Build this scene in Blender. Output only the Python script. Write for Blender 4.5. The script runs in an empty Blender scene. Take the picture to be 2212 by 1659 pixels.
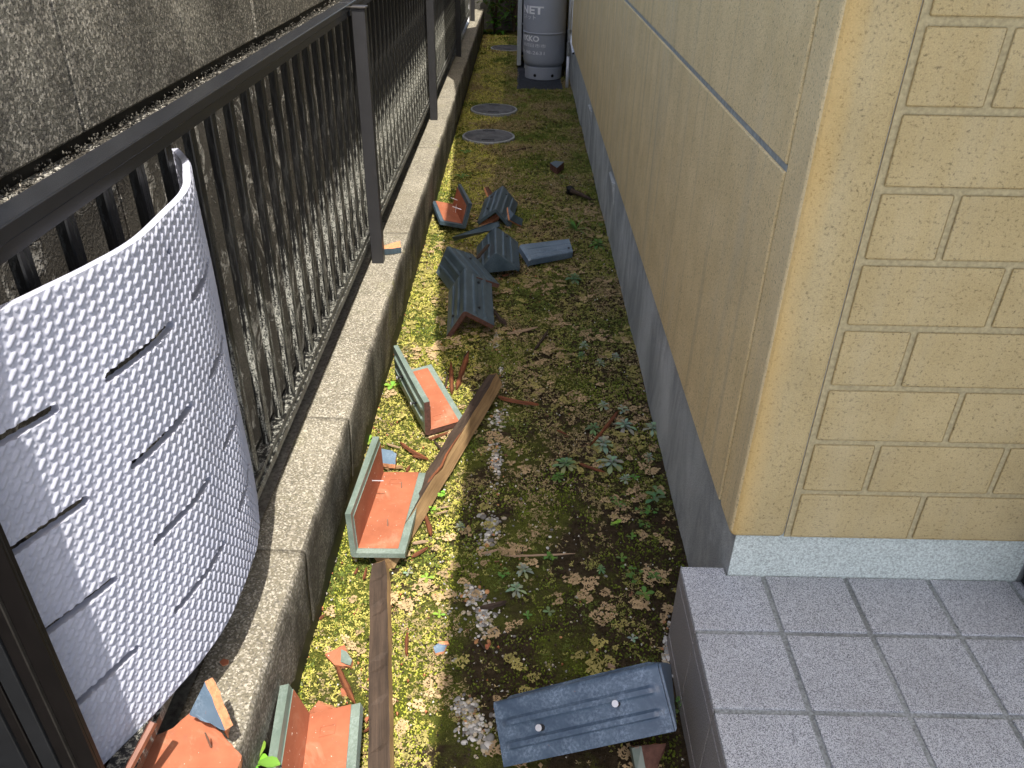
import bpy, bmesh, math, random
import numpy as np
from mathutils import Vector, Matrix
R = math.radians
random.seed(7); rng = np.random.default_rng(11)
scn = bpy.context.scene
COL = scn.collection
# ------------------------------------------------------------------ camera
M = np.array([[0.99980677, -0.01956824, 0.00187399], [0.01189688, 0.52643682, -0.85013102], [0.01564903, 0.84998904, 0.52656789]])
CAM = np.array([0.0, 0.0, 1.42]); F = 1715.0
cd = bpy.data.cameras.new('camera'); cam = bpy.data.objects.new('camera', cd); COL.objects.link(cam)
cd.sensor_width = 36; cd.lens = F / 2212 * 36; cd.clip_start = 0.02; cd.clip_end = 200
m4 = Matrix.Identity(4)
for i in range(3):
    for j in range(3): m4[i][j] = M[i, j]
    m4[i][3] = CAM[i]
cam.matrix_world = m4
scn.camera = cam
# ------------------------------------------------------------------ light
SX, SY = 0.08, -0.40                       # direction towards the sun is (SX, SY, 1)
sd = Vector((SX, SY, 1)).normalized()
w = bpy.data.worlds.new('World'); scn.world = w; w.use_nodes = True
nt = w.node_tree; bg = nt.nodes['Background']
sky = nt.nodes.new('ShaderNodeTexSky'); sky.sky_type = 'NISHITA'; sky.sun_disc = False; sky.dust_density = 4.0; sky.ozone_density = 0.6
sky.sun_elevation = math.asin(sd.z); sky.sun_rotation = math.atan2(sd.x, sd.y)
nt.links.new(sky.outputs[0], bg.inputs[0]); bg.inputs[1].default_value = 0.15
sl_ = bpy.data.lights.new('sun', 'SUN'); sl_.energy = 3.5; sl_.angle = R(0.4); sl_.color = (1.0, 0.94, 0.84)
so = bpy.data.objects.new('sun', sl_); COL.objects.link(so); so.rotation_euler = sd.to_track_quat('Z', 'Y').to_euler(); so.location = (0, 0, 8)
scn.view_settings.view_transform = 'Standard'; scn.view_settings.look = 'None'
scn.view_settings.exposure = 1.15; scn.view_settings.gamma = 1
scn.render.engine = 'CYCLES'
scn.cycles.max_bounces = 8; scn.cycles.diffuse_bounces = 5
# ------------------------------------------------------------------ photo helper: a pixel's sight line meets a real plane
def ray(px):
    d = np.array([px[0] - 1106.0, -(px[1] - 829.5), -F]); return M @ d
def at(x, y, ax=2, v=0.0):
    d = ray((x, y)); t = (v - CAM[ax]) / d[ax]; p = CAM + t * d; return Vector(p)
# ------------------------------------------------------------------ materials
class MB:
    def __init__(s, name, rough=0.8, spec=0.3, metal=0.0):
        s.m = bpy.data.materials.new(name); s.m.use_nodes = True; s.t = s.m.node_tree; s.b = s.t.nodes['Principled BSDF']
        s.b.inputs['Roughness'].default_value = rough; s.b.inputs['Specular IOR Level'].default_value = spec; s.b.inputs['Metallic'].default_value = metal
        s.tc = s.t.nodes.new('ShaderNodeTexCoord').outputs['Object']
    def n(s, k, **kw):
        x = s.t.nodes.new(k)
        for a, b in kw.items(): setattr(x, a, b)
        return x
    def L(s, a, b): s.t.links.new(a, b)
    def map(s, scale):
        mp = s.n('ShaderNodeMapping'); mp.inputs['Scale'].default_value = scale; s.L(s.tc, mp.inputs[0]); return mp.outputs[0]
    def noise(s, scale, detail=3, rough=0.55, vec=None, stretch=None, dist=0.0):
        x = s.n('ShaderNodeTexNoise'); x.inputs['Scale'].default_value = scale; x.inputs['Detail'].default_value = detail; x.inputs['Roughness'].default_value = rough
        x.inputs['Distortion'].default_value = dist
        s.L(s.map(stretch) if stretch else (vec or s.tc), x.inputs['Vector']); return x.outputs['Fac']
    def vor(s, scale, feat='F1', out='Distance'):
        x = s.n('ShaderNodeTexVoronoi', feature=feat); x.inputs['Scale'].default_value = scale; s.L(s.tc, x.inputs['Vector']); return x.outputs[out]
    def ramp(s, fac, stops):
        x = s.n('ShaderNodeValToRGB'); e = x.color_ramp.elements
        while len(e) < len(stops): e.new(0.5)
        for i, (p, c) in enumerate(stops):
            e[i].position = p; e[i].color = (*c, 1) if not isinstance(c, (int, float)) else (c, c, c, 1)
        s.L(fac, x.inputs[0]); return x.outputs[0]
    def mix(s, fac, a, b, mode='MIX'):
        x = s.n('ShaderNodeMix', data_type='RGBA', blend_type=mode)
        for sock, v in ((x.inputs[0], fac), (x.inputs[6], a), (x.inputs[7], b)):
            if isinstance(v, bpy.types.NodeSocket): s.L(v, sock)
            elif isinstance(v, (int, float)): sock.default_value = v
            else: sock.default_value = (*v, 1)
        return x.outputs[2]
    def sep(s):
        x = s.n('ShaderNodeSeparateXYZ'); s.L(s.tc, x.inputs[0]); return x.outputs
    def math(s, op, a, b=0.0):
        x = s.n('ShaderNodeMath', operation=op)
        for sock, v in ((x.inputs[0], a), (x.inputs[1], b)):
            if isinstance(v, bpy.types.NodeSocket): s.L(v, sock)
            else: sock.default_value = v
        return x.outputs[0]
    def color(s, c):
        if isinstance(c, bpy.types.NodeSocket): s.L(c, s.b.inputs['Base Color'])
        else: s.b.inputs['Base Color'].default_value = (*c, 1)
    def rough(s, c): s.L(c, s.b.inputs['Roughness'])
    def bump(s, h, strength=0.5, dist=0.002):
        x = s.n('ShaderNodeBump'); x.inputs['Strength'].default_value = strength; x.inputs['Distance'].default_value = dist
        s.L(h, x.inputs['Height']); s.L(x.outputs[0], s.b.inputs['Normal']); return s
mats = {}
def simple(name, col, rough=0.6, spec=0.4, metal=0.0, var=0.25, scale=60, bump=0.0):
    b = MB(name, rough, spec, metal); nz = b.noise(scale, 4)
    c0 = tuple(v * (1 - var) for v in col); c1 = tuple(min(1, v * (1 + var)) for v in col)
    b.color(b.ramp(nz, [(0.3, c0), (0.7, c1)]))
    if bump: b.bump(b.noise(scale * 4, 3), 0.5, bump)
    mats[name] = b.m; return b.m
# stucco siding: yellow render with grey rain streaks and an ochre stain down the corner
def stucco(name, front):
    b = MB(name, 0.9, 0.15)
    fine = b.noise(420, 3, 0.7); med = b.noise(7, 4, 0.6)
    base = b.ramp(med, [(0.3, (0.72, 0.555, 0.285)), (0.7, (0.84, 0.66, 0.36))])  # side wall tone raised above the front's to stand in for light
    if front: base = b.ramp(med, [(0.3, (0.45, 0.35, 0.175)), (0.7, (0.54, 0.43, 0.23))])
    pit = b.ramp(b.noise(190, 3, 0.7), [(0.30, 0.45), (0.44, 1.0)])
    c = b.mix(1.0, base, pit, 'MULTIPLY')
    grit = b.ramp(fine, [(0.3, 0.82), (0.65, 1.08)]); c = b.mix(1.0, c, grit, 'MULTIPLY')
    st = b.noise(9, 4, 0.6, stretch=(1.0, 1.0, 0.05))
    c = b.mix(b.ramp(st, [(0.52, 0.0), (0.80, 0.30 if front else 0.36)]), c, (0.50, 0.47, 0.36))
    c = b.mix(b.ramp(b.noise(3.1, 6, 0.7), [(0.5, 0.0), (0.8, 0.25)]), c, (0.46, 0.40, 0.27))
    st2 = b.noise(23, 3, 0.6, stretch=(1.0, 1.0, 0.03))
    c = c if front else b.mix(b.ramp(st2, [(0.56, 0.0), (0.66, 0.30)]), c, (0.36, 0.31, 0.22))
    if front:
        x = b.sep()
        edge = b.ramp(b.math('ADD', b.math('MULTIPLY', b.math('SUBTRACT', x[0], 0.425), 14.0), b.math('MULTIPLY', b.noise(5, 3), 0.5)), [(0.15, 1.0), (0.9, 0.0)])
        fr = b.ramp(b.math('MULTIPLY', b.math('SUBTRACT', x[1], 1.155), 20.0), [(0.35, 1.0), (0.62, 0.0)])
        c = b.mix(b.math('MULTIPLY', b.math('MULTIPLY', edge, fr), 0.55), c, (0.74, 0.45, 0.12))
    b.color(c)
    h = b.math('ADD', b.math('MULTIPLY', b.noise(170, 3, 0.7), 1.4), b.math('MULTIPLY', fine, 0.5))
    b.bump(h, 0.75, 0.0022); mats[name] = b.m
stucco('stucco_side', False); stucco('stucco_front', True)
def concrete(name, lo, hi, speck=0.0, streak=0.0, sc=150, bumpd=0.002, dark=(0.05, 0.045, 0.04), stain=0.5, moss=0.0):
    b = MB(name, 0.92, 0.2)
    c = b.ramp(b.noise(3.5, 5, 0.6), [(0.3, lo), (0.7, hi)])
    fine = b.noise(sc, 3, 0.7)
    c = b.mix(1.0, c, b.ramp(fine, [(0.32, 0.55), (0.62, 1.25)]), 'MULTIPLY')
    if speck:
        v = b.vor(sc * 1.1, 'F1', 'Color')
        sp = b.n('ShaderNodeSeparateColor'); b.L(v, sp.inputs[0])
        c = b.mix(b.ramp(sp.outputs[0], [(0.55, 0.0), (0.95, speck)]), c, (0.62, 0.58, 0.50))
        c = b.mix(b.ramp(sp.outputs[1], [(0.70, 0.0), (0.95, speck)]), c, (0.09, 0.085, 0.08))
    if streak:
        st = b.noise(5.5, 7, 0.72, stretch=(1, 1, 0.4), dist=0.5)
        c = b.mix(b.ramp(st, [(0.42, 0.0), (0.6, streak)]), c, dark)
    if stain:
        c = b.mix(b.ramp(b.noise(2.1, 6, 0.7, dist=0.6), [(0.5, 0.0), (0.66, stain)]), c, dark)
    if moss:
        c = b.mix(b.ramp(b.noise(6, 5, 0.7), [(0.58, 0.0), (0.68, moss)]), c, (0.20, 0.20, 0.03))
    b.color(c); b.bump(fine, 0.9, bumpd); mats[name] = b.m
concrete('kerb_top', (0.135, 0.122, 0.092), (0.25, 0.228, 0.175), speck=0.6, sc=260, stain=0.25, dark=(0.15, 0.13, 0.09), moss=0.12, bumpd=0.003)
concrete('kerb_side', (0.12, 0.108, 0.082), (0.22, 0.20, 0.155), speck=0.5, streak=0.8, sc=210, stain=0.5, moss=0.35, dark=(0.045, 0.04, 0.032), bumpd=0.004)
concrete('block_upper', (0.10, 0.098, 0.083), (0.25, 0.24, 0.20), speck=0.8, streak=0.35, sc=210, stain=0.75, dark=(0.035, 0.032, 0.028), bumpd=0.006)
concrete('foundation_side', (0.42, 0.44, 0.42), (0.60, 0.62, 0.59), streak=0.55, sc=330, stain=0.0, dark=(0.17, 0.18, 0.18), bumpd=0.001)
concrete('foundation_front', (0.50, 0.55, 0.52), (0.60, 0.65, 0.61), sc=300, stain=0.0, bumpd=0.001)
concrete('grout', (0.20, 0.215, 0.21), (0.32, 0.335, 0.33), sc=200, stain=0.35)
concrete('bounce_ground', (0.34, 0.33, 0.31), (0.44, 0.43, 0.40), sc=60)  # unseen outer ground, made pale to bounce light onto the front wall
concrete('end_wall', (0.10, 0.10, 0.09), (0.16, 0.155, 0.14), streak=0.5, sc=120)
# lower block wall: brown-black grime with white efflorescence crusts
b = MB('block_lower', 0.9, 0.25)
c = b.ramp(b.noise(5, 5, 0.6), [(0.3, (0.045, 0.040, 0.033)), (0.7, (0.13, 0.12, 0.10))])
c = b.mix(1.0, c, b.ramp(b.noise(240, 3, 0.7), [(0.3, 0.5), (0.65, 1.35)]), 'MULTIPLY')
e = b.math('MULTIPLY', b.ramp(b.noise(9, 5, 0.75, dist=1.2), [(0.52, 0.0), (0.58, 1.0)]), b.ramp(b.noise(45, 4, 0.7), [(0.4, 0.2), (0.6, 1.0)]))
c = b.mix(e, c, (0.62, 0.60, 0.54)); b.color(c)
b.bump(b.math('ADD', b.noise(180, 3, 0.7), b.math('MULTIPLY', e, 1.5)), 1.0, 0.004); mats['block_lower'] = b.m
simple('joint_render', (0.42, 0.355, 0.21), 0.9, 0.15, var=0.2, scale=150, bump=0.002)
# fence: dark powder coat; the pickets carry pale lichen dirt
simple('fence_dark', (0.010, 0.0115, 0.0155), 0.25, 0.55, var=0.2, scale=40)
simple('post_dark', (0.030, 0.030, 0.033), 0.45, 0.5, var=0.1, scale=30)
def dirty(name, amt, dirt=(0.50, 0.50, 0.44)):
    b = MB(name, 0.5, 0.5)
    n1 = b.noise(85, 7, 0.78, stretch=(1, 1, 0.10), dist=0.4); n2 = b.noise(240, 4, 0.75)
    msk = b.math('MULTIPLY', b.ramp(n1, [(0.49, 0.0), (0.56, 1.0)]), b.ramp(n2, [(0.42, 0.0), (0.54, 1.0)]))
    z = b.sep()[2]
    g = b.ramp(b.math('ADD', z, b.math('MULTIPLY', b.noise(4, 3), 0.4)), [(0.80, amt), (1.18, 0.04)])
    b.color(b.mix(b.math('MULTIPLY', msk, g), (0.008, 0.008, 0.008), dirt))
    b.rough(b.ramp(msk, [(0, 0.35), (1, 0.9)])); b.bump(msk, 0.5, 0.001); mats[name] = b.m
dirty('picket_dirty', 0.95); dirty('rail_dirty', 0.7)
simple('gate_black', (0.006, 0.005, 0.005), 0.4, 0.2, var=0.2, scale=20)
simple('gate_panel', (0.012, 0.013, 0.015), 0.5, 0.2, var=0.15, scale=40)
simple('metal_edge', (0.07, 0.065, 0.06), 0.35, 0.5, metal=0.7)
simple('rust_brown', (0.16, 0.055, 0.03), 0.4, 0.5)
# roof tiles
b = MB('terracotta', 0.75, 0.25)
c = b.ramp(b.noise(14, 4, 0.6), [(0.3, (0.27, 0.088, 0.045)), (0.7, (0.37, 0.130, 0.068))])
c = b.mix(b.ramp(b.noise(150, 2, 0.6), [(0.71, 0.0), (0.735, 1.0)]), c, (0.72, 0.62, 0.52))
c = b.mix(b.ramp(b.noise(30, 5, 0.75), [(0.56, 0.0), (0.72, 0.6)]), c, (0.24, 0.10, 0.065))
c = b.mix(b.ramp(b.noise(9, 5, 0.75, dist=0.8), [(0.56, 0.0), (0.70, 0.45)]), c, (0.42, 0.26, 0.17))
b.color(c); b.bump(b.noise(120, 3, 0.6), 0.35, 0.001); mats['terracotta'] = b.m
simple('clay_dull', (0.12, 0.060, 0.046), 0.85, 0.2, var=0.3, scale=90, bump=0.001)
simple('clay_broken', (0.60, 0.27, 0.14), 0.95, 0.1, var=0.25, scale=130, bump=0.003)
def glaze(name, a, bb, bloom, amt):
    b = MB(name, 0.4, 0.5)
    c = b.ramp(b.noise(12, 5, 0.65), [(0.3, a), (0.7, bb)])
    n2 = b.math('MULTIPLY', b.ramp(b.noise(210, 3, 0.7), [(0.42, 0.0), (0.62, 1.0)]), b.ramp(b.noise(13, 4, 0.6), [(0.42, 0.0), (0.62, amt)]))
    c = b.mix(n2, c, bloom)
    c = b.mix(b.ramp(b.noise(55, 5, 0.7), [(0.70, 0.0), (0.715, 1.0)]), c, (0.30, 0.12, 0.07)); b.color(c)
    b.rough(b.ramp(n2, [(0, 0.36), (1, 0.8)])); b.bump(b.noise(200, 2), 0.25, 0.0008); mats[name] = b.m
glaze('glaze_blue', (0.036, 0.060, 0.100), (0.080, 0.122, 0.175), (0.22, 0.29, 0.38), 0.8)
glaze('glaze_slate', (0.030, 0.052, 0.070), (0.068, 0.100, 0.125), (0.16, 0.22, 0.26), 0.4)
glaze('glaze_green', (0.105, 0.145, 0.125), (0.175, 0.22, 0.185), (0.27, 0.33, 0.31), 0.6)
glaze('glaze_sky', (0.08, 0.125, 0.18), (0.14, 0.20, 0.27), (0.27, 0.34, 0.42), 0.6)
simple('nail_steel', (0.75, 0.76, 0.80), 0.35, 0.5, metal=0.6, var=0.1)
simple('nail_rust', (0.22, 0.13, 0.09), 0.7, 0.3, metal=0.2)
simple('nail_black', (0.012, 0.012, 0.013), 0.4, 0.5)
# timber
def wood(name, a, bb, ax):
    b = MB(name, 0.75, 0.25); st = [14, 14, 14]; st[ax] = 0.8
    g = b.noise(6, 6, 0.7, stretch=tuple(st)); g2 = b.noise(5, 4, 0.6)
    c = b.ramp(g, [(0.3, a), (0.7, bb)]); c = b.mix(b.ramp(g2, [(0.5, 0.0), (0.7, 0.5)]), c, tuple(v * 0.35 for v in a))
    b.color(c); b.bump(g, 0.7, 0.002); mats[name] = b.m
wood('wood_tan', (0.17, 0.10, 0.048), (0.40, 0.265, 0.13), 1)
wood('wood_dark', (0.028, 0.020, 0.015), (0.085, 0.058, 0.042), 1)
wood('wood_red', (0.055, 0.022, 0.013), (0.25, 0.088, 0.036), 1)
wood('wood_pale', (0.22, 0.15, 0.09), (0.42, 0.30, 0.20), 1)
# porch tile: salt and pepper glaze
b = MB('porch_tile', 0.65, 0.35)
v = b.vor(900, 'F1', 'Color'); sp = b.n('ShaderNodeSeparateColor'); b.L(v, sp.inputs[0])
c = b.mix(b.ramp(b.math('ADD', b.math('MULTIPLY', sp.outputs[0], 0.5), b.math('MULTIPLY', b.noise(420, 3, 0.8), 0.5)), [(0.30, 0.0), (0.62, 1.0)]), (0.10, 0.105, 0.115), (0.56, 0.57, 0.59))
c = b.mix(b.ramp(b.noise(4, 4, 0.6), [(0.45, 0.0), (0.75, 0.35)]), c, (0.22, 0.215, 0.21))
b.color(c); b.bump(b.noise(700, 2, 0.7), 0.5, 0.0008); mats['porch_tile'] = b.m
b = MB('porch_riser', 0.7, 0.3)
c = b.ramp(b.noise(420, 3, 0.8), [(0.35, (0.17, 0.158, 0.15)), (0.6, (0.36, 0.34, 0.33))]); b.color(c)
b.bump(b.noise(600, 2), 0.3, 0.0008); mats['porch_riser'] = b.m
# white mat
b = MB('mat_plastic', 0.7, 0.25)
c = b.ramp(b.noise(25, 4, 0.6), [(0.3, (0.36, 0.375, 0.455)), (0.7, (0.41, 0.425, 0.505))])
c = b.mix(b.ramp(b.noise(160, 3, 0.7), [(0.63, 0.0), (0.72, 0.35)]), c, (0.35, 0.33, 0.33)); c = b.mix(b.ramp(b.noise(6, 6, 0.75, dist=0.7), [(0.5, 0.0), (0.75, 0.35)]), c, (0.30, 0.30, 0.33)); b.color(c)
b.b.inputs['Subsurface Weight'].default_value = 0.0
b.bump(b.noise(500, 2), 0.3, 0.0005); mats['mat_plastic'] = b.m
simple('gas_grey', (0.34, 0.37, 0.43), 0.38, 0.5, var=0.05, scale=6)
simple('gas_white', (0.88, 0.9, 0.93), 0.5, 0.4, var=0.05)
simple('pipe_white', (0.68, 0.72, 0.78), 0.4, 0.5, var=0.06, scale=20)
simple('pipe_joint', (0.22, 0.23, 0.22), 0.5, 0.4)
simple('board_grey', (0.42, 0.45, 0.46), 0.5, 0.4, var=0.06)
simple('pad_rubber', (0.045, 0.052, 0.065), 0.8, 0.3, bump=0.002)
simple('lid_plastic', (0.135, 0.14, 0.15), 0.6, 0.4, var=0.35, scale=22, bump=0.002)
simple('lid_rim', (0.26, 0.28, 0.30), 0.5, 0.4)
simple('caulk', (0.40, 0.42, 0.40), 0.6, 0.3, scale=90)
simple('black', (0.01, 0.01, 0.01), 0.6, 0.3)
simple('canopy', (0.50, 0.50, 0.47), 0.8, 0.2)
simple('roof', (0.07, 0.10, 0.13), 0.5, 0.4)
simple('bark', (0.10, 0.075, 0.055), 0.9, 0.1, bump=0.004)
# soil
b = MB('soil', 0.95, 0.1)
y = b.sep()
n1 = b.noise(5, 5, 0.65, dist=0.4); n2 = b.noise(60, 4, 0.75); n3 = b.noise(420, 2, 0.8)
c = b.ramp(n2, [(0.3, (0.018, 0.012, 0.008)), (0.7, (0.075, 0.052, 0.034))])
mossc = b.ramp(n3, [(0.3, (0.035, 0.05, 0.008)), (0.65, (0.15, 0.17, 0.03))])
near = b.ramp(b.math('ADD', b.math('MULTIPLY', y[0], 0.9), b.math('MULTIPLY', y[1], -0.12)), [(-0.0, 0.10), (0.12, -0.02)])
fac = b.ramp(b.math('ADD', n1, b.math('MULTIPLY', y[0], -0.30)), [(0.44, 0.05), (0.58, 0.9)])
c = b.mix(fac, c, mossc)
c = b.mix(b.ramp(n3, [(0.70, 0.0), (0.76, 0.8)]), c, (0.45, 0.42, 0.36))
b.color(c); b.bump(b.math('ADD', n3, b.math('MULTIPLY', n2, 2.0)), 1.0, 0.006); mats['soil'] = b.m
# attribute-coloured plant matter
def attr_mat(name, rough=0.75, trans=0.25):
    b = MB(name, rough, 0.2); a = b.n('ShaderNodeAttribute', attribute_name='Col'); b.color(a.outputs['Color'])
    if trans:
        t = b.n('ShaderNodeBsdfTranslucent'); b.L(a.outputs['Color'], t.inputs[0]); mx = b.n('ShaderNodeMixShader'); mx.inputs[0].default_value = trans
        out = b.t.nodes['Material Output']; b.L(b.b.outputs[0], mx.inputs[1]); b.L(t.outputs[0], mx.inputs[2]); b.L(mx.outputs[0], out.inputs[0])
    mats[name] = b.m
attr_mat('plant', 0.65, 0.3); attr_mat('pebble', 0.8, 0.0); attr_mat('litter', 0.85, 0.12)
# ------------------------------------------------------------------ object helpers
def props(o, label=None, cat=None, group=None, kind=None):
    if label: o['label'] = label
    if cat: o['category'] = cat
    if group: o['group'] = group
    if kind: o['kind'] = kind
    return o
def empty(name, loc=(0, 0, 0), **kw):
    o = bpy.data.objects.new(name, None); COL.objects.link(o); o.location = loc; o.empty_display_size = 0.05; props(o, **kw)
    return o
def link(name, me, parent=None, **kw):
    o = bpy.data.objects.new(name, me); COL.objects.link(o)
    if parent:
        o.parent = parent; o.matrix_parent_inverse = Matrix.Translation(-parent.location) if parent.type == 'EMPTY' and parent.rotation_euler.x == 0 and parent.rotation_euler.z == 0 and not parent.get('local') else Matrix.Identity(4)
    return props(o, **kw)
def obj(name, bm, mat, parent=None, smooth=False, **kw):
    me = bpy.data.meshes.new(name); bmesh.ops.recalc_face_normals(bm, faces=bm.faces) if kw.pop('recalc', True) else None
    bm.to_mesh(me); bm.free()
    for m in (mat if isinstance(mat, (list, tuple)) else [mat]): me.materials.append(mats[m])
    if smooth: me.polygons.foreach_set('use_smooth', [True] * len(me.polygons))
    return link(name, me, parent, **kw)
def npmesh(name, V, Fs, mat, cols=None, parent=None, smooth=False, **kw):
    me = bpy.data.meshes.new(name); V = np.asarray(V, dtype=np.float32); Fs = np.asarray(Fs, dtype=np.int32); k = Fs.shape[1]
    me.vertices.add(len(V)); me.vertices.foreach_set('co', V.ravel())
    me.loops.add(Fs.size); me.loops.foreach_set('vertex_index', Fs.ravel())
    me.polygons.add(len(Fs)); me.polygons.foreach_set('loop_start', np.arange(0, Fs.size, k, dtype=np.int32)); me.polygons.foreach_set('loop_total', np.full(len(Fs), k, dtype=np.int32))
    if cols is not None:
        a = me.color_attributes.new('Col', 'FLOAT_COLOR', 'POINT'); a.data.foreach_set('color', np.c_[cols, np.ones(len(cols))].astype(np.float32).ravel())
    me.update(calc_edges=True); me.validate()
    me.materials.append(mats[mat])
    if smooth: me.polygons.foreach_set('use_smooth', np.ones(len(Fs), dtype=bool))
    return link(name, me, parent, **kw)
def box(bm, x0, x1, y0, y1, z0, z1, bev=0.0, mi=0, segs=1):
    vs = [bm.verts.new((x, y, z)) for x in (x0, x1) for y in (y0, y1) for z in (z0, z1)]
    fs = [bm.faces.new([vs[i] for i in q]) for q in ((0, 1, 3, 2), (4, 6, 7, 5), (0, 4, 5, 1), (2, 3, 7, 6), (0, 2, 6, 4), (1, 5, 7, 3))]
    for f in fs: f.material_index = mi
    if bev:
        es = list({e for f in fs for e in f.edges}); r = bmesh.ops.bevel(bm, geom=es, offset=bev, segments=segs, affect='EDGES', profile=0.5)
        for f in r['faces']: f.material_index = mi
    return vs
def bx(*a, **k):
    bm = bmesh.new(); box(bm, *a, **k); return bm
def tube(bm, pts, rads, n=8, cap=True):
    pts = [Vector(p) for p in pts]; rings = []
    for i, p in enumerate(pts):
        d = (pts[min(i + 1, len(pts) - 1)] - pts[max(i - 1, 0)]).normalized()
        u = d.orthogonal().normalized() if i == 0 else (rings_u - d * rings_u.dot(d)).normalized()
        rings_u = u; v = d.cross(u); r = rads[i] if isinstance(rads, (list, tuple)) else rads
        rings.append([bm.verts.new(p + (u * math.cos(2 * math.pi * k / n) + v * math.sin(2 * math.pi * k / n)) * r) for k in range(n)])
    for a, b_ in zip(rings, rings[1:]):
        for k in range(n): bm.faces.new((a[k], a[(k + 1) % n], b_[(k + 1) % n], b_[k]))
    if cap: bm.faces.new(rings[0][::-1]); bm.faces.new(rings[-1])
def lathe(bm, prof, cx, cy, n=64):
    rings = [[bm.verts.new((cx + r * math.cos(2 * math.pi * k / n), cy + r * math.sin(2 * math.pi * k / n), z)) for k in range(n)] for r, z in prof]
    for a, b_ in zip(rings, rings[1:]):
        for k in range(n): bm.faces.new((a[k], a[(k + 1) % n], b_[(k + 1) % n], b_[k]))
    bm.faces.new(rings[0][::-1]); bm.faces.new(rings[-1])
def subdiv_noise(bm, cuts, amp, sc):
    from mathutils import noise
    bmesh.ops.subdivide_edges(bm, edges=bm.edges[:], cuts=cuts, use_grid_fill=True)
    for v in bm.verts:
        v.co += Vector((noise.noise(v.co * sc), noise.noise(v.co * sc + Vector((9, 3, 1))), noise.noise(v.co * sc + Vector((2, 7, 5))))) * amp
from mathutils import noise as mnoise

# ================================================================== SETTING
def gz(x, y):                              # gentle lie of the ground
    return 0.012 * mnoise.noise(Vector((x * 3, y * 3, 0))) + 0.006 * mnoise.noise(Vector((x * 11, y * 11, 4)))
xs = np.linspace(-0.47, 0.47, 110); ys = np.linspace(0.2, 10.4, 700)
V = [(x, y_, gz(x, y_) + (0.0025 * mnoise.noise(Vector((x * 60, y_ * 60, 2))))) for y_ in ys for x in xs]
Fq = [(j * 110 + i, j * 110 + i + 1, (j + 1) * 110 + i + 1, (j + 1) * 110 + i) for j in range(699) for i in range(109)]
npmesh('ground', V, Fq, 'soil', smooth=True, kind='structure')
bm = bmesh.new(); box(bm, -30, 30, -30, 40, -0.3, -0.05); obj('terrain', bm, 'bounce_ground', kind='structure')

# ---- block retaining wall behind the fence
wall = empty('block_wall', (-0.9, 5, 0), label='grimy dark concrete block wall behind the black railing', cat='wall')
yj = [1.268 + 0.476 * k for k in range(-5, 22)]
bm = bmesh.new()
for a, c_ in zip(yj, yj[1:]):
    t = random.uniform(-0.004, 0.004)
    box(bm, -0.95, -0.684 + t, a + 0.003, c_ - 0.003, 1.085, 1.47, bev=0.004)
obj('upper_blocks', bm, 'block_upper', wall)
bm = bmesh.new(); box(bm, -0.94, -0.70, yj[0], yj[-1], 0.0, 1.45); obj('mortar', bm, 'black', wall)
bm = bmesh.new()
for a, c_ in zip(yj, yj[1:]):
    t = random.uniform(-0.003, 0.003)
    box(bm, -0.95, -0.655 + t, a + 0.002, c_ - 0.002, 0.20, 1.062, bev=0.004)
obj('lower_blocks', bm, 'block_lower', wall)
# crust of grit lying on the ledge between the two courses
n = 12000; P = np.c_[rng.uniform(-0.69, -0.650, n), rng.uniform(0.3, 8.5, n) , 1.0605 + rng.random(n) ** 2 * 0.018]
def grains(P, sizes, cols, name, mat, **kw):
    tv = np.array([(1, 0, -.5), (-.5, .87, -.5), (-.5, -.87, -.5), (.2, .1, .9)]); tf = np.array([(0, 2, 1), (0, 1, 3), (1, 2, 3), (2, 0, 3)])
    n = len(P); ang = rng.uniform(0, 6.28, n); ca, sa = np.cos(ang), np.sin(ang); j = rng.uniform(.7, 1.3, (n, 4, 3))
    v = tv[None] * j; x = v[..., 0] * ca[:, None] - v[..., 1] * sa[:, None]; y_ = v[..., 0] * sa[:, None] + v[..., 1] * ca[:, None]
    v = np.stack([x, y_, v[..., 2]], -1) * sizes[:, None, None] + P[:, None]
    f = tf[None] + (np.arange(n) * 4)[:, None, None]
    return npmesh(name, v.reshape(-1, 3), f.reshape(-1, 3), mat, cols=np.repeat(cols, 4, 0), **kw)
g = rng.uniform(0.008, 0.09, (n, 1)) * np.array([[1, .95, .82]]); g[rng.random(n) < .03] = (.35, .32, .27)
grains(P, rng.uniform(0.0012, 0.0034, n), g, 'grit_crust', 'pebble', label='rough grit packed along the ledge of the block wall', cat='grit', kind='stuff')

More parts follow.
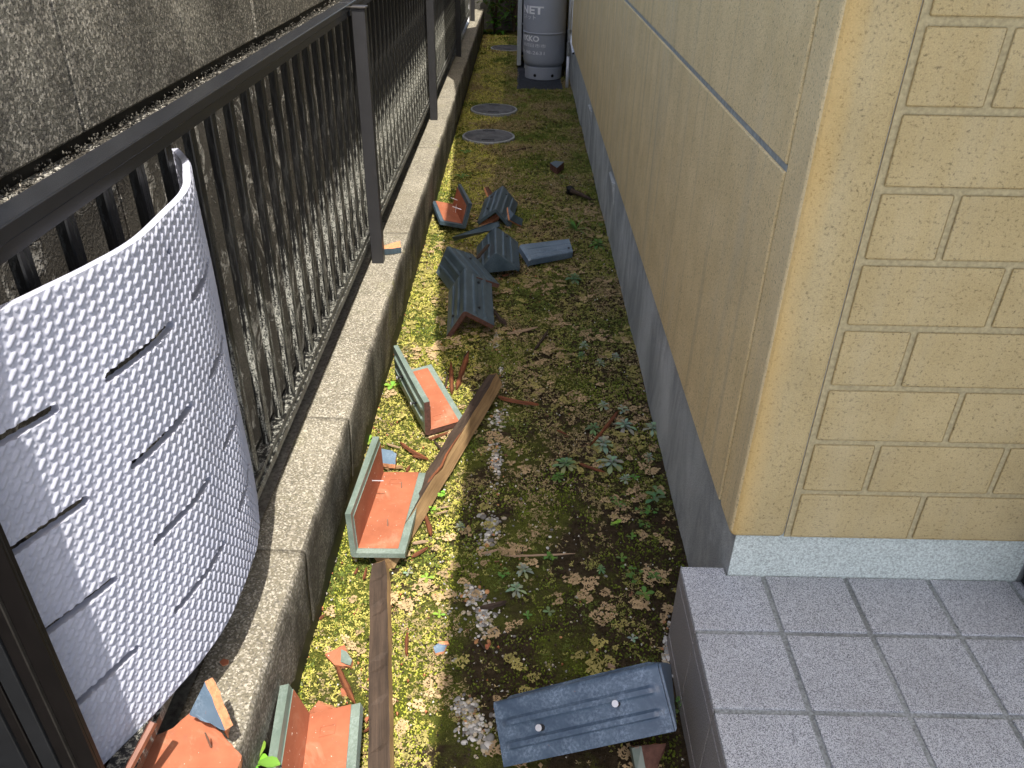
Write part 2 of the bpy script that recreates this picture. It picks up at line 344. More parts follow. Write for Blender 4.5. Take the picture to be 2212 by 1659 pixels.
# ---- low concrete kerb wall the railing stands on
kerb = empty('kerb_wall', (-0.5, 4, 0), label='low exposed-aggregate concrete wall under the black railing', cat='low wall')
kj = [-0.6, 0.72, 1.205, 1.69, 3.0, 4.24, 5.46, 6.7, 7.9, 9.1, 10.1]
bm = bmesh.new()
for a, c_ in zip(kj, kj[1:]):
    b2 = bmesh.new(); nseg = int((c_ - a) / 0.02) + 1
    prof = [(-0.540, 0.2), (-0.539, 0.2585), (-0.533, 0.26), (-0.52, 0.2605), (-0.48, 0.2605), (-0.44, 0.26), (-0.431, 0.2598), (-0.426, 0.2575), (-0.4235, 0.252), (-0.424, 0.22), (-0.426, 0.18), (-0.428, 0.12), (-0.431, 0.06), (-0.436, 0.0), (-0.44, -0.05)]
    rows = []
    for i in range(nseg + 1):
        y_ = a + 0.0007 + (c_ - a - 0.0014) * i / nseg; row = []
        for k, (x, z) in enumerate(prof):
            q = Vector((x * 7, y_ * 7, z * 7)); e_ = 0.003 * mnoise.noise(q) + 0.0016 * mnoise.noise(q * 9)
            row.append(b2.verts.new((x + (e_ if k > 5 else 0), y_, z + (e_ * 0.6 if k < 10 else 0))))
        rows.append(row)
    for r0, r1 in zip(rows, rows[1:]):
        for k in range(len(prof) - 1):
            f = b2.faces.new((r0[k], r0[k + 1], r1[k + 1], r1[k])); f.material_index = 0 if k < 6 else 1
    for r0 in (rows[0], rows[-1]):
        f = b2.faces.new(r0 + [b2.verts.new((-0.540, r0[0].co.y, -0.05))]); f.material_index = 1
    tmp = bpy.data.meshes.new('t'); b2.to_mesh(tmp); b2.free(); bm.from_mesh(tmp); bpy.data.meshes.remove(tmp)
obj('wall_body', bm, ['kerb_top', 'kerb_side'], kerb, smooth=True)
bm = bmesh.new(); box(bm, -0.537, -0.432, -0.6, 10.1, -0.05, 0.250); obj('joint_fill', bm, 'black', kerb)

# ---- aluminium railing
fence = empty('railing', (-0.53, 5, 0.26), label='black aluminium railing with vertical bars along the low wall', cat='railing')
for Y in (2.69, 4.83, 6.97, 9.11):
    p_ = obj('post', bx(-0.525, -0.483, Y - 0.001, Y + 0.040, 0.255, 1.106, bev=0.0015), 'post_dark', fence)
    obj('post_cap', bx(-0.572, -0.479, Y - 0.005, Y + 0.045, 1.1065, 1.1125, bev=0.001), 'metal_edge' if Y < 3 else 'post_dark', p_)
segs = [(0.74, 2.6885), (2.7315, 4.8285), (4.8715, 6.9685), (7.0115, 9.1085)]
for i, (a, c_) in enumerate([(0.62, 2.699), (2.701, 4.839), (4.841, 6.979), (6.981, 9.1)]):
    bm = bmesh.new(); box(bm, -0.564, -0.5255, a, c_, 1.103, 1.122, bev=0.002)
    box(bm, -0.558, -0.532, a, c_, 1.084, 1.1025)
    obj('top_rail', bm, 'fence_dark', fence)
    bm = bmesh.new(); box(bm, -0.562, -0.5255, a, c_, 0.336, 0.355, bev=0.001); box(bm, -0.559, -0.530, a, c_, 0.3555, 0.372, bev=0.001)
    obj('bottom_rail', bm, 'rail_dirty', fence)
k = 0
y_ = 0.795
pk = None
while y_ < 9.05:
    if pk is None:
        bm = bx(-0.552, -0.5365, y_, y_ + 0.024, 0.3725, 1.0835, bev=0.002); pk = obj('picket', bm, 'picket_dirty', fence); base_y = y_
    else:
        c_ = pk.copy(); COL.objects.link(c_); c_.parent = fence; c_.matrix_parent_inverse = pk.matrix_parent_inverse.copy(); c_.location.y = y_ - base_y
    y_ += 0.1035

# ---- gate post in the near left corner
gp = empty('gate_post', (-0.55, 0.58, 0), label='glossy black gate post in the near left corner beside the white mat', cat='gate post')
obj('post_body', bx(-0.66, -0.5165, 0.596, 0.604, -0.1, 1.15, bev=0.001), 'gate_black', gp)
obj('side_channel', bx(-0.5270, -0.5166, 0.5925, 0.5955, -0.1, 1.149), 'gate_black', gp)
obj('edge_strip', bx(-0.5462, -0.5440, 0.5915, 0.5955, -0.1, 1.149), 'metal_edge', gp)
obj('inner_channel', bx(-0.5620, -0.5470, 0.5930, 0.5955, -0.1, 1.149), 'gate_black', gp)
obj('front_panel', bx(-0.5850, -0.5640, 0.5900, 0.5955, -0.1, 1.149, bev=0.001), 'gate_panel', gp)
obj('brush_seal', bx(-0.6000, -0.5870, 0.5890, 0.5955, -0.1, 1.149, bev=0.001), 'gate_black', gp)
obj('leaf_panel', bx(-0.66, -0.601, 0.5860, 0.5955, -0.1, 1.149, bev=0.001), 'gate_panel', gp)
bm = bmesh.new(); tube(bm, [at(332, 1560, 1, 0.70), at(268, 1680, 1, 0.64)], 0.006, 6)
obj('metal_strap', bm, 'rust_brown', label='thin rusty metal strap hanging beside the gate post', cat='metal strap')

# ---- house
house = empty('house', (2.0, 6.0, 0), label='house with sand-coloured stucco walls on a grey concrete base', cat='house')
bm = bmesh.new(); box(bm, 0.4455, 4.0, 1.1845, 11.5, -0.1, 0.42); obj('foundation', bm, 'foundation_side', house)
bm = bmesh.new(); box(bm, 0.4460, 1.035, 1.1815, 1.184, 0.20, 0.42); obj('foundation_facing', bm, 'foundation_front', house)
# side wall: core plus two siding boards that stop at the corner piece
bm = bmesh.new(); box(bm, 0.436, 3.98, 1.1705, 11.45, 0.364, 3.2); obj('wall_core', bm, 'caulk', house)
def grid_wall(bm, x, y0, y1, z0, z1): box(bm, x, 0.4355, y0, y1, z0, z1, bev=0.0025)
bm = bmesh.new()
for z0, z1 in ((0.3585, 1.043), (1.0555, 2.2), (2.2125, 3.2)):
    yy = 1.2725
    for ye in (3.6, 5.9, 8.2, 11.4): grid_wall(bm, 0.4285, yy, ye - 0.003, z0, z1); yy = ye
obj('side_wall', bm, 'stucco_side', house)
# corner piece wraps the corner
bm = bmesh.new(); box(bm, 0.4270, 0.5335, 1.1615, 1.2655, 0.3580, 3.2, bev=0.013, segs=4)
for f in bm.faces: f.material_index = 1 if f.calc_center_median().x < 0.4295 else 0
obj('corner_trim', bm, ['stucco_front', 'stucco_side'], house, smooth=False)
# front wall: raised brick pattern in courses
bm = bmesh.new(); box(bm, 0.5340, 2.6, 1.1676, 1.1703, 0.3585, 3.2)
row = 0; z = 0.3595
while z < 3.1:
    off = 0.776 if row % 2 == 0 else 0.660; h = 0.1155
    xs_ = [0.5395] + [off + 0.2335 * k for k in range(0, 9) if off + 0.2335 * k > 0.56]
    if row % 2 == 0: xs_ = [0.5395, 0.776] + [0.776 + 0.2335 * k for k in range(1, 8)]
    for a, c_ in zip(xs_, xs_[1:]):
        box(bm, a + 0.0058, c_ - 0.0058, 1.1642, 1.1674, z + 0.003, z + h - 0.0085, bev=0.0031, segs=3)
    z += h if (row + 1) % 4 else h + 0.001
    row += 1
for f in bm.faces: f.material_index = 1 if f.calc_center_median().y > 1.1672 and abs(f.normal.y) > .9 or f.calc_area() > 1.0 else 0
obj('front_wall', bm, ['stucco_front', 'joint_render'], house)
# eaves slab over the alley edge and the porch: outline traced from the ground shadow, far bulge added to shade the kerb
H1, H0 = 2.72, 2.62
def sh(x, y_): return (x + SX * H1, y_ + SY * H1)
edge = [(-0.140, 0.50), (-0.140, 2.30), (-0.245, 2.36), (-0.30, 2.62), (-0.335, 3.2), (-0.36, 3.9), (-0.40, 4.9), (-0.44, 5.6), (-0.50, 6.15), (-0.60, 6.4), (-0.62, 8.6), (-0.47, 8.8), (-0.45, 10.8)]
ep = [sh(*e_) for e_ in edge]
bm = bmesh.new()
lo = [bm.verts.new((x, y_, H0)) for x, y_ in ep] + [bm.verts.new((3.5, ep[-1][1], H0)), bm.verts.new((3.5, ep[0][1], H0))]
hi = [bm.verts.new((v.co.x, v.co.y, H1)) for v in lo]
bm.faces.new(lo[::-1]); bm.faces.new(hi)
for i in range(len(lo)): bm.faces.new((lo[i], lo[(i + 1) % len(lo)], hi[(i + 1) % len(lo)], hi[i]))
obj('eaves', bm, 'canopy', house)
bm = bmesh.new(); box(bm, 0.3, 4.2, 1.4, 11.5, 3.25, 3.4); obj('roof', bm, 'roof', house)
# small wedge-shaped projections on the base
for Y in (4.95, 7.6, 3.55):
    bm = bmesh.new(); vs = [bm.verts.new(p) for p in [(0.4448, Y, 0.30), (0.4448, Y + 0.20, 0.30), (0.4448, Y - 0.02, 0.19), (0.430, Y + 0.02, 0.30), (0.430, Y + 0.17, 0.30)]]
    bm.faces.new((vs[0], vs[1], vs[4], vs[3])); bm.faces.new((vs[0], vs[3], vs[2])); bm.faces.new((vs[3], vs[4], vs[2])); bm.faces.new((vs[4], vs[1], vs[2]))
    obj('base_wedge', bm, 'foundation_side', house)

# ---- tiled porch
porch = empty('porch', (1.0, 0.6, 0), label='porch step clad in speckled grey square tiles', cat='porch')
bm = bmesh.new(); box(bm, 0.3555, 2.6, -1.5, 1.1800, -0.1, 0.2362); box(bm, 0.3555, 0.4440, 1.1805, 1.1995, -0.1, 0.2362); obj('grout_bed', bm, 'grout', porch)
xg = [0.517 + 0.168 * k for k in range(12)]; yg = [1.0325 - 0.1705 * k for k in range(12)]
bm = bmesh.new()
xb = [0.3528] + xg
for i in range(len(xb) - 1):
    x0 = xb[i] + (0.0052 if i else 0); x1 = xb[i + 1] - 0.0052
    for j in range(-1, len(yg) - 1):
        y1 = (1.1790 if j < 0 else yg[j] - 0.0052); y0 = yg[j + 1] + 0.0052
        dz = random.uniform(-0.0004, 0.0004)
        box(bm, x0, x1, y0, y1, 0.2300, 0.2402 + dz, bev=0.0018, segs=2)
box(bm, 0.3528, 0.4415, 1.1792, 1.2015, 0.2300, 0.2400, bev=0.0015)
obj('top_tiles', bm, 'porch_tile', porch)
bm = bmesh.new()
ye = [1.2015] + yg
for i in range(len(ye) - 1):
    y1 = ye[i] - (0.003 if i else 0); y0 = ye[i + 1] + 0.003
    box(bm, 0.3528, 0.356, y0, y1, 0.2035, 0.2298, bev=0.0008)
    box(bm, 0.3526, 0.356, y0, y1, 0.0395, 0.2015, bev=0.0008)
    box(bm, 0.3522, 0.356, y0, y1, -0.08, 0.0370, bev=0.0008)
obj('riser_tiles', bm, 'porch_riser', porch)
obj('black_box', bx(1.036, 1.16, 0.98, 1.178, 0.2408, 2.2, bev=0.008), 'black', label='edge of a black box at the right end of the porch', cat='door frame')  # unidentified black object, built as a tall box
wood_end = None

# ---- end of the alley
ew = obj('end_wall', bx(-0.62, 0.44, 10.45, 10.6, -0.05, 1.6), 'end_wall', label='dark concrete wall closing the far end of the alley', cat='wall')

# ================================================================== THE WHITE MAT
CP = np.array([(-.590, .600), (-.563, .660), (-.527, .735), (-.508, .783), (-.486, .845), (-.470, .930), (-.471, 1.060), (-.480, 1.13), (-.498, 1.190), (-.526, 1.262), (-.572, 1.335)])
def cr(P, n=60):
    out = []; Q = np.vstack([2 * P[0] - P[1], P, 2 * P[-1] - P[-2]])
    for i in range(1, len(Q) - 2):
        a, b_, c_, d = Q[i - 1], Q[i], Q[i + 1], Q[i + 2]
        for k in range(n):
            t = k / n; out.append(.5 * (2 * b_ + (c_ - a) * t + (2 * a - 5 * b_ + 4 * c_ - d) * t * t + (3 * b_ - a - 3 * c_ + d) * t ** 3))
    out.append(P[-1]); return np.array(out)
Cv = cr(CP); ds = np.linalg.norm(np.diff(Cv, axis=0), axis=1); S_ = np.r_[0, np.cumsum(ds)]; Ltot = S_[-1]
NS, NZ = 640, 560
s = np.linspace(0, Ltot, NS); zz = np.linspace(0.3715, 1.046, NZ)
cx = np.interp(s, S_, Cv[:, 0]); cy = np.interp(s, S_, Cv[:, 1])
tx = np.gradient(cx, s); ty = np.gradient(cy, s); tl = np.hypot(tx, ty); nx, ny = ty / tl, -tx / tl
Sg, Zg = np.meshgrid(s, zz)
def relief(Sg, Zg):
    v1 = np.array([0.0116, -0.0140]); v2 = np.array([-0.0052, -0.0180]); A = np.linalg.inv(np.array([v1, v2]).T)
    o = np.array([0.1457, 0.810]); h = np.zeros_like(Sg); dv = np.array([.684, .730]); hl = 0.0053; rp = 0.0030; rd = 0.0027
    d0 = np.stack([Sg - o[0], Zg - o[1]], -1); uv = d0 @ A.T; base = np.floor(uv)
    for di in (-1, 0, 1, 2):
        for dj in (-1, 0, 1, 2):
            cc = (base[..., :1] + di) * v1 + (base[..., 1:] + dj) * v2
            e = d0 - cc; t = np.clip(e @ dv, -hl, hl); r = np.linalg.norm(e - t[..., None] * dv, axis=-1)
            h = np.maximum(h, np.sqrt(np.clip(1 - (r / rp) ** 2, 0, 1)) * 0.0023)
            e2 = e - np.array([-.0052, .0080]); r = np.linalg.norm(e2, axis=-1)
            h = np.maximum(h, np.sqrt(np.clip(1 - (r / rd) ** 2, 0, 1)) * 0.0014)
    return h
H = relief(Sg, Zg)
edge_fade = np.clip(np.minimum(Zg - 0.3715, 1.046 - Zg) / 0.004, 0, 1); H *= edge_fade
wob = 0.0012 * np.sin(Sg * 31) * np.sin(Zg * 17)
cut = np.zeros_like(Sg, dtype=bool)
for zr in (0.911, 0.777, 0.642, 0.507):
    for s0, s1 in ((-0.02, 0.1645), (0.237, 0.3895), (0.466, 0.612), (0.69, 0.9)):
        dx = np.maximum(np.maximum(s0 + .004 - Sg, Sg - s1 + .004), 0); cut |= np.hypot(dx, Zg - zr) < 0.0062
cut |= np.hypot(Sg - 0.426, Zg - 1.002) < 0.0068
T_ = 0.011
def face_pts(off): return np.stack([np.interp(Sg, s, cx) + nx[None] * off, np.interp(Sg, s, cy) + ny[None] * off, Zg], -1)
front = face_pts(H + wob); back = face_pts(-T_ - H * 0.6 + wob)
V = np.concatenate([front.reshape(-1, 3), back.reshape(-1, 3)]); Nf = NS * NZ
solid = ~(cut[:-1, :-1] | cut[1:, :-1] | cut[:-1, 1:] | cut[1:, 1:])
idx = np.arange(Nf).reshape(NZ, NS); a, b_, c_, d = idx[:-1, :-1], idx[:-1, 1:], idx[1:, 1:], idx[1:, :-1]
FF = [np.stack([a, b_, c_, d], -1)[solid], np.stack([d, c_, b_, a], -1)[solid] + Nf]
pad = np.pad(solid, 1, constant_values=False)
for ax_, sh_, (p, q) in ((0, -1, (a, b_)), (0, 1, (d, c_)), (1, -1, (a, d)), (1, 1, (b_, c_))):
    nb = np.roll(pad, -sh_, axis=ax_)[1:-1, 1:-1]; ms = solid & ~nb; p_, q_ = p[ms], q[ms]
    FF.append(np.stack([p_, q_, q_ + Nf, p_ + Nf], -1))
FF = np.concatenate(FF); used = np.unique(FF); rm = np.full(len(V), -1); rm[used] = np.arange(len(used))
mo = npmesh('drain_mat', V[used], rm[FF], 'mat_plastic', label='white plastic mat with raised studs and slots bent against the railing', cat='plastic mat')
bpy.context.view_layer.objects.active = mo
mo.data.polygons.foreach_set('use_smooth', np.ones(len(mo.data.polygons), dtype=bool))
try: mo.data.set_sharp_from_angle(angle=R(50))
except Exception: pass

# ================================================================== ROOF TILES
def rod(r):
    v = Vector(r[:3]); t = v.length
    return Matrix.Rotation(t, 4, v.normalized()) if t > 1e-9 else Matrix.Identity(4)
def vtile(pose, glz, glz_end, label, rim=True, cap=False, heads=(), spikes=(), broken=None, group='angled ridge tiles lying on the moss', end_mat='clay_dull', head_mat='nail_black', dz=0.0, mark=False):
    L_, w_, hf = pose[6], pose[7], pose[8]; t = 0.0155
    root = bpy.data.objects.new('ridge_tile', None); COL.objects.link(root); root['local'] = 1
    root.matrix_world = Matrix.Translation(Vector(pose[3:6]) + Vector((0, 0, dz))) @ rod(pose); root.empty_display_size = 0.05
    props(root, label=label, cat='roof tile', group=group)
    # cross-section: u runs over flange A (-x), the rounded ridge, flange B (+x); outer + inner offset
    sA = np.array([-math.sin(hf), -math.cos(hf)]); sB = np.array([math.sin(hf), -math.cos(hf)]); nA = np.array([-math.cos(hf), math.sin(hf)]); nB = np.array([math.cos(hf), math.sin(hf)])
    r = 0.011; k0 = r / math.tan(hf); cpt = np.array([0, -r / math.sin(hf)])
    us = sorted(set([0.0, 0.006] + list(np.linspace(0.012, w_ - k0, 34)) + [0.30 * w_, 0.35 * w_]))
    def rib(u, v_):                          # raised bands pressed along the glazed face
        q = u / w_
        f = 0.0
        for c0, hw in ((0.37, 0.055), (0.71, 0.055)):
            d = abs(q - c0) / hw; f = max(f, max(0.0, min(1.0, (1.25 - d) / 0.4)))
        e_ = min(v_, L_ - v_); f *= max(0.0, min(1.0, (e_ - 0.012) / 0.01))
        return 0.0055 * f
    sec = []                                 # (outer point, normal, u-distance from ridge, which)
    for u in [w_ - x for x in us if x <= w_ - k0]: sec.append((sA * u, nA, u))
    sec = sorted(sec, key=lambda q: -q[2])
    for k in range(1, 7):
        a_ = -(math.pi / 2 - hf) + 2 * (math.pi / 2 - hf) * k / 7; nrm = np.array([math.sin(a_), math.cos(a_)]); sec.append((cpt + r * nrm, nrm, 0.0))
    secB = [(sB * u, nB, u) for u in [w_ - x for x in us if x <= w_ - k0]]; sec += sorted(secB, key=lambda q: q[2])
    vs_ = [0, 0.004, 0.010, 0.016, 0.022, 0.028] + list(np.linspace(0.04, L_ - 0.04, 14)) + [L_ - 0.028, L_ - 0.022, L_ - 0.016, L_ - 0.010, L_ - 0.004, L_]
    bo = bmesh.new(); bi = bmesh.new()
    ridge_i = len(sec) / 2
    def warp(v_): return 0.002 * math.sin(v_ * 9 + pose[3] * 20)
    def inner_pt(i, rec):
        p, nrm, u = sec[i]
        if u == 0.0: return np.array([0, -t / math.sin(hf)]) + 0 * nrm + (p - cpt) * 0.25 - nrm * rec
        q = p - nrm * (t + rec) ; lim = t / math.tan(hf)
        s_ = sA if i < ridge_i else sB
        uu = max(u, lim); return s_ * uu - nrm * (t + rec)
    def border(u, v_):
        if not rim: return False
        e_ = v_ if glz_end == 0 else (L_ - v_); e2 = min(v_, L_ - v_)
        return u > w_ - 0.019 or e_ < 0.019
    no, nv = len(sec), len(vs_)
    O = [[bo.verts.new((*(lambda P: (P[0], v_, P[1]))(sec[i][0] + sec[i][1] * (rib(sec[i][2], v_) + warp(v_))),)) for i in range(no)] for v_ in vs_]
    def off_chip(i, v_): return broken and broken(sec[i][2] * (-1 if i < ridge_i else 1), v_)
    for j in range(nv - 1):
        for i in range(no - 1):
            if broken and off_chip(i, vs_[j + 1]) : continue
            bo.faces.new((O[j][i], O[j][i + 1], O[j + 1][i + 1], O[j + 1][i]))
    # inner surface: glazed border flush, terracotta field recessed 2 mm
    I1 = {}
    def iv(bmx, store, i, j, rec):
        key = (i, j, rec)
        if key not in store:
            P = inner_pt(i, rec); store[key] = bmx.verts.new((P[0], vs_[j], P[1]))
        return store[key]
    So, Si = {}, {}
    for j in range(nv - 1):
        for i in range(no - 1):
            if broken and off_chip(i, vs_[j + 1]): continue
            um = (sec[i][2] + sec[i + 1][2]) / 2; vm = (vs_[j] + vs_[j + 1]) / 2
            if border(um, vm): bo.faces.new((iv(bo, So, i, j, 0), iv(bo, So, i, j + 1, 0), iv(bo, So, i + 1, j + 1, 0), iv(bo, So, i + 1, j, 0)))
            else:
                bi.faces.new((iv(bi, Si, i, j, 0.002), iv(bi, Si, i, j + 1, 0.002), iv(bi, Si, i + 1, j + 1, 0.002), iv(bi, Si, i + 1, j, 0.002)))
                for (i2, j2, e0, e1) in ((i - 1, j, (i, j), (i, j + 1)), (i + 1, j, (i + 1, j), (i + 1, j + 1)), (i, j - 1, (i, j), (i + 1, j)), (i, j + 1, (i, j + 1), (i + 1, j + 1))):
                    if 0 <= i2 < no - 1 and 0 <= j2 < nv - 1:
                        if border((sec[i2][2] + sec[i2 + 1][2]) / 2, (vs_[j2] + vs_[j2 + 1]) / 2):
                            try: bo.faces.new((iv(bo, So, *e0, 0), iv(bo, So, *e1, 0), bo.verts.new(iv(bi, Si, *e1, .002).co), bo.verts.new(iv(bi, Si, *e0, .002).co)))
                            except ValueError: pass
    # side edges of flanges (glazed)
    for i in (0, no - 1):
        for j in range(nv - 1):
            if broken and off_chip(i, vs_[j + 1]): continue
            bo.faces.new((O[j][i], O[j + 1][i], iv(bo, So, i, j + 1, 0), iv(bo, So, i, j, 0)))
    # the two ends
    be = bmesh.new()
    for end in (0, 1):
        j = 0 if end == 0 else nv - 1; glazed = (glz_end == end) and rim or glz_end == 2
        tgt = bo if glazed else be
        if broken and end == 1: continue
        for i in range(no - 1):
            P = [O[j][i].co, O[j][i + 1].co]; q0, q1 = inner_pt(i, 0), inner_pt(i + 1, 0)
            vv = [tgt.verts.new(P[0]), tgt.verts.new(P[1]), tgt.verts.new((q1[0], vs_[j], q1[1])), tgt.verts.new((q0[0], vs_[j], q0[1]))]; tgt.faces.new(vv)
    if broken:                               # ragged broken face
        for i in range(no - 1):
            jj = max([j for j in range(nv) if j == 0 or not off_chip(i, vs_[j])])
            for ii in (i,):
                P = [O[jj][ii].co, O[jj][ii + 1].co]; q0, q1 = inner_pt(ii, 0), inner_pt(ii + 1, 0)
                be.faces.new([be.verts.new(P[0]), be.verts.new(P[1]), be.verts.new((q1[0], vs_[jj], q1[1])), be.verts.new((q0[0], vs_[jj], q0[1]))])
    if cap:                                  # closed gable end
        ce = 0.0 if cap is True else L_; cs = -1 if cap is True else 1
        pts = [(sA * (w_ - .002)), sA * (w_ * .5), np.array([0, 0]), sB * (w_ * .5), sB * (w_ - .002)]
        c0 = [bo.verts.new((p[0], ce + cs * 0.001, p[1])) for p in [s_[0] for s_ in sec]]; c1 = [bo.verts.new((p[0] * .95, ce + cs * 0.005, p[1] * .96 - .002)) for p in [s_[0] for s_ in sec]]
        bo.faces.new(c1)
        for i in range(no - 1): bo.faces.new((c0[i], c0[i + 1], c1[i + 1], c1[i]))
        bo.faces.new((c0[0], c1[0], c1[-1], c0[-1]))
    bmesh.ops.remove_doubles(bo, verts=bo.verts[:], dist=0.0002)
    o1 = obj('glazed_shell', bo, glz, root, recalc=False); 
    o1.data.polygons.foreach_set('use_smooth', [True] * len(o1.data.polygons))
    try: o1.data.set_sharp_from_angle(angle=R(35))
    except Exception: pass
    if len(bi.faces): obj('clay_inside', bi, 'terracotta', root, recalc=False, smooth=True)
    if mark:                                 # pressed rectangle near the plain end
        s_, nn = (sA, nA); bm = bmesh.new(); vm = (L_ - .045) if glz_end == 0 else .045
        for (u0, u1, v0, v1) in ((.042, .074, vm - .011, vm - .009), (.042, .074, vm + .009, vm + .011), (.042, .044, vm - .009, vm + .009), (.072, .074, vm - .009, vm + .009)):
            P4 = [s_ * u - nn * (t + .0021) for u in (u0, u1)]; Q4 = [s_ * u - nn * (t + .0032) for u in (u0, u1)]
            vv = [bm.verts.new((p[0], v_, p[1])) for v_ in (v0, v1) for p in (*P4, *Q4)]
            for q in ((0, 1, 3, 2), (4, 6, 7, 5), (0, 4, 5, 1), (2, 3, 7, 6), (0, 2, 6, 4), (1, 5, 7, 3)): bm.faces.new([vv[i] for i in q])
        obj('pressed_mark', bm, 'terracotta', root)
    if len(be.faces): obj('clay_edge', be, end_mat, root, recalc=False)
    for (fl, u, v_) in heads:                # screw heads on the glazed face
        s_, nn = (sA, nA) if fl == 'A' else (sB, nB); p = s_ * u * w_; bm = bmesh.new()
        P0 = Vector((p[0], v_ * L_, p[1])); N_ = Vector((nn[0], 0, nn[1]))
        tube(bm, [P0, P0 + N_ * 0.0035], [0.0062, 0.0055], 12); o_ = obj('washer', bm, 'nail_black', root)
        bm = bmesh.new(); lg = 0.019 if head_mat == 'nail_steel' else 0.005
        tube(bm, [P0 + N_ * 0.0035, P0 + N_ * lg], 0.0034, 10); obj('nail', bm, 'nail_black' , root)
        bm = bmesh.new(); tube(bm, [P0 + N_ * lg, P0 + N_ * (lg + 0.0016)], 0.0062 if head_mat == 'nail_steel' else 0.0036, 12); obj('nail_head', bm, head_mat, root)
    for (fl, u, v_, ln, lean) in spikes:     # nail points sticking out of the clay side
        s_, nn = (sA, nA) if fl == 'A' else (sB, nB); p = s_ * u * w_ - nn * (t + 0.001); bm = bmesh.new()
        P0 = Vector((p[0], v_ * L_, p[1])); D_ = (Vector((-nn[0], 0, -nn[1])) + Vector((0, lean, 0))).normalized()
        tube(bm, [P0, P0 + D_ * ln * 0.85, P0 + D_ * ln], [0.0014, 0.0014, 0.0004], 6); obj('nail', bm, 'nail_steel' if ln > 0.03 else 'nail_rust', root)
    return root
POSE = {"T6": [0.1082, -0.2378, 0.0489, -0.1843, 2.5906, 0.1245, 0.3203, 0.1287, 0.7836], "T7": [0.0831, -0.3358, 0.3888, -0.1699, 2.8784, 0.1351, 0.3201, 0.1293, 0.7762], "T8": [-0.0174, -0.1279, 0.0408, -0.0866, 3.145, 0.1282, 0.3202, 0.1324, 0.8077], "T9": [0.0362, 0.0933, -0.0872, -0.1033, 3.7372, 0.111, 0.3206, 0.1224, 0.7886], "T10": [-0.2969, 2.6016, 0.0571, -0.2502, 3.6823, 0.0232, 0.3204, 0.1272, 0.8021], "T1": [0.121, 3.8844, -0.0509, -0.3881, 1.4129, 0.0384, 0.3335, 0.1353, 0.7719], "T2": [-0.9009, 3.7754, -0.1401, -0.2628, 1.9601, 0.0157, 0.3136, 0.1282, 0.7563], "T3": [-0.2146, 3.668, 0.0241, -0.3636, 0.6556, 0.0158, 0.3199, 0.1199, 0.7798], "T5": [0.2017, -0.4629, -1.6143, -0.0284, 0.9735, 0.1007, 0.3281, 0.1163, 0.7971]}
vtile(POSE['T6'], 'glaze_slate', 1, 'slate-green ridge tile with a brown clay end and screw heads, nearest of the heap', heads=[('B', .5, .22), ('B', .5, .80), ('A', .62, .22)])
vtile(POSE['T7'], 'glaze_slate', 1, 'slate-green ridge tile half under another at the left of the heap', heads=[('B', .62, .72)])
vtile(POSE['T8'], 'glaze_slate', 0, 'slate-green ridge tile with a closed triangular end facing the camera', cap=True, heads=[('B', .5, .88)])
vtile(POSE['T9'], 'glaze_slate', 0, 'slate-green ridge tile farthest away, ridge up, beside a small broken piece', heads=[('B', .3, .82), ('A', .55, .3), ('A', .55, .8)])
vtile(POSE['T10'], 'glaze_slate', 0, 'upturned orange-lined tile half in sun beyond the heap', spikes=[('A', .45, .35, .05, .5), ('B', .2, .55, .045, .6), ('A', .5, .75, .04, .6)])
vtile(POSE['T1'], 'glaze_green', 0, 'whole upturned orange tile with glazed green rim lying on the timber', mark=True, spikes=[('B', .60, .62, .032, 0), ('A', .55, .30, .02, .4), ('A', .60, .78, .018, .4)])
vtile(POSE['T2'], 'glaze_green', 1, 'upturned orange tile with grooved green flange leaning against the low wall', mark=True, spikes=[('B', .5, .3, .03, 0), ('B', .4, .75, .03, 0)], heads=[('B', .55, .25), ('B', .55, .7)], head_mat='nail_steel')
vtile(POSE['T3'], 'glaze_green', 0, 'broken upturned orange tile at the bottom edge with a silver nail', mark=True, spikes=[('B', .45, .42, .04, 0)], broken=lambda u, v_: v_ > 0.325 - 0.0 * u)
vtile(POSE['T5'], 'glaze_blue', 1, 'blue ridge tile with two silver nail heads in front of the porch', cap='far', heads=[('B', .55, .27), ('B', .45, .73)], head_mat='nail_steel')
# ------------------------------------------------------------------ shards: polygon plates with real thickness
def plate(bm, pts, th, mi_top=0, mi_side=1, jag=0.0, seed=0):
    """pts: world points of the upper face; th thickness downwards along the face normal"""
    r_ = random.Random(seed); P = []
    for a_, c_ in zip(pts, pts[1:] + pts[:1]):
        a_, c_ = Vector(a_), Vector(c_); P.append(a_)
        if jag:
            n_ = max(1, int((c_ - a_).length / 0.008))
            for k in range(1, n_): P.append(a_.lerp(c_, k / n_) + Vector((r_.uniform(-jag, jag), r_.uniform(-jag, jag), r_.uniform(-jag, jag) * .3)))
    n_ = Vector((0, 0, 0))
    for i in range(len(P)): n_ += P[i].cross(P[(i + 1) % len(P)])
    n_.normalize()
    if n_.z < 0: P = P[::-1]; n_ = -n_
    up = [bm.verts.new(p) for p in P]; dn = [bm.verts.new(p - n_ * th + Vector((r_.uniform(-jag, jag), r_.uniform(-jag, jag), 0))) for p in P]
    f = bm.faces.new(up); f.material_index = mi_top; f = bm.faces.new(dn[::-1]); f.material_index = mi_side
    for i in range(len(P)):
        f = bm.faces.new((up[i], dn[i], dn[(i + 1) % len(P)], up[(i + 1) % len(P)])); f.material_index = mi_side
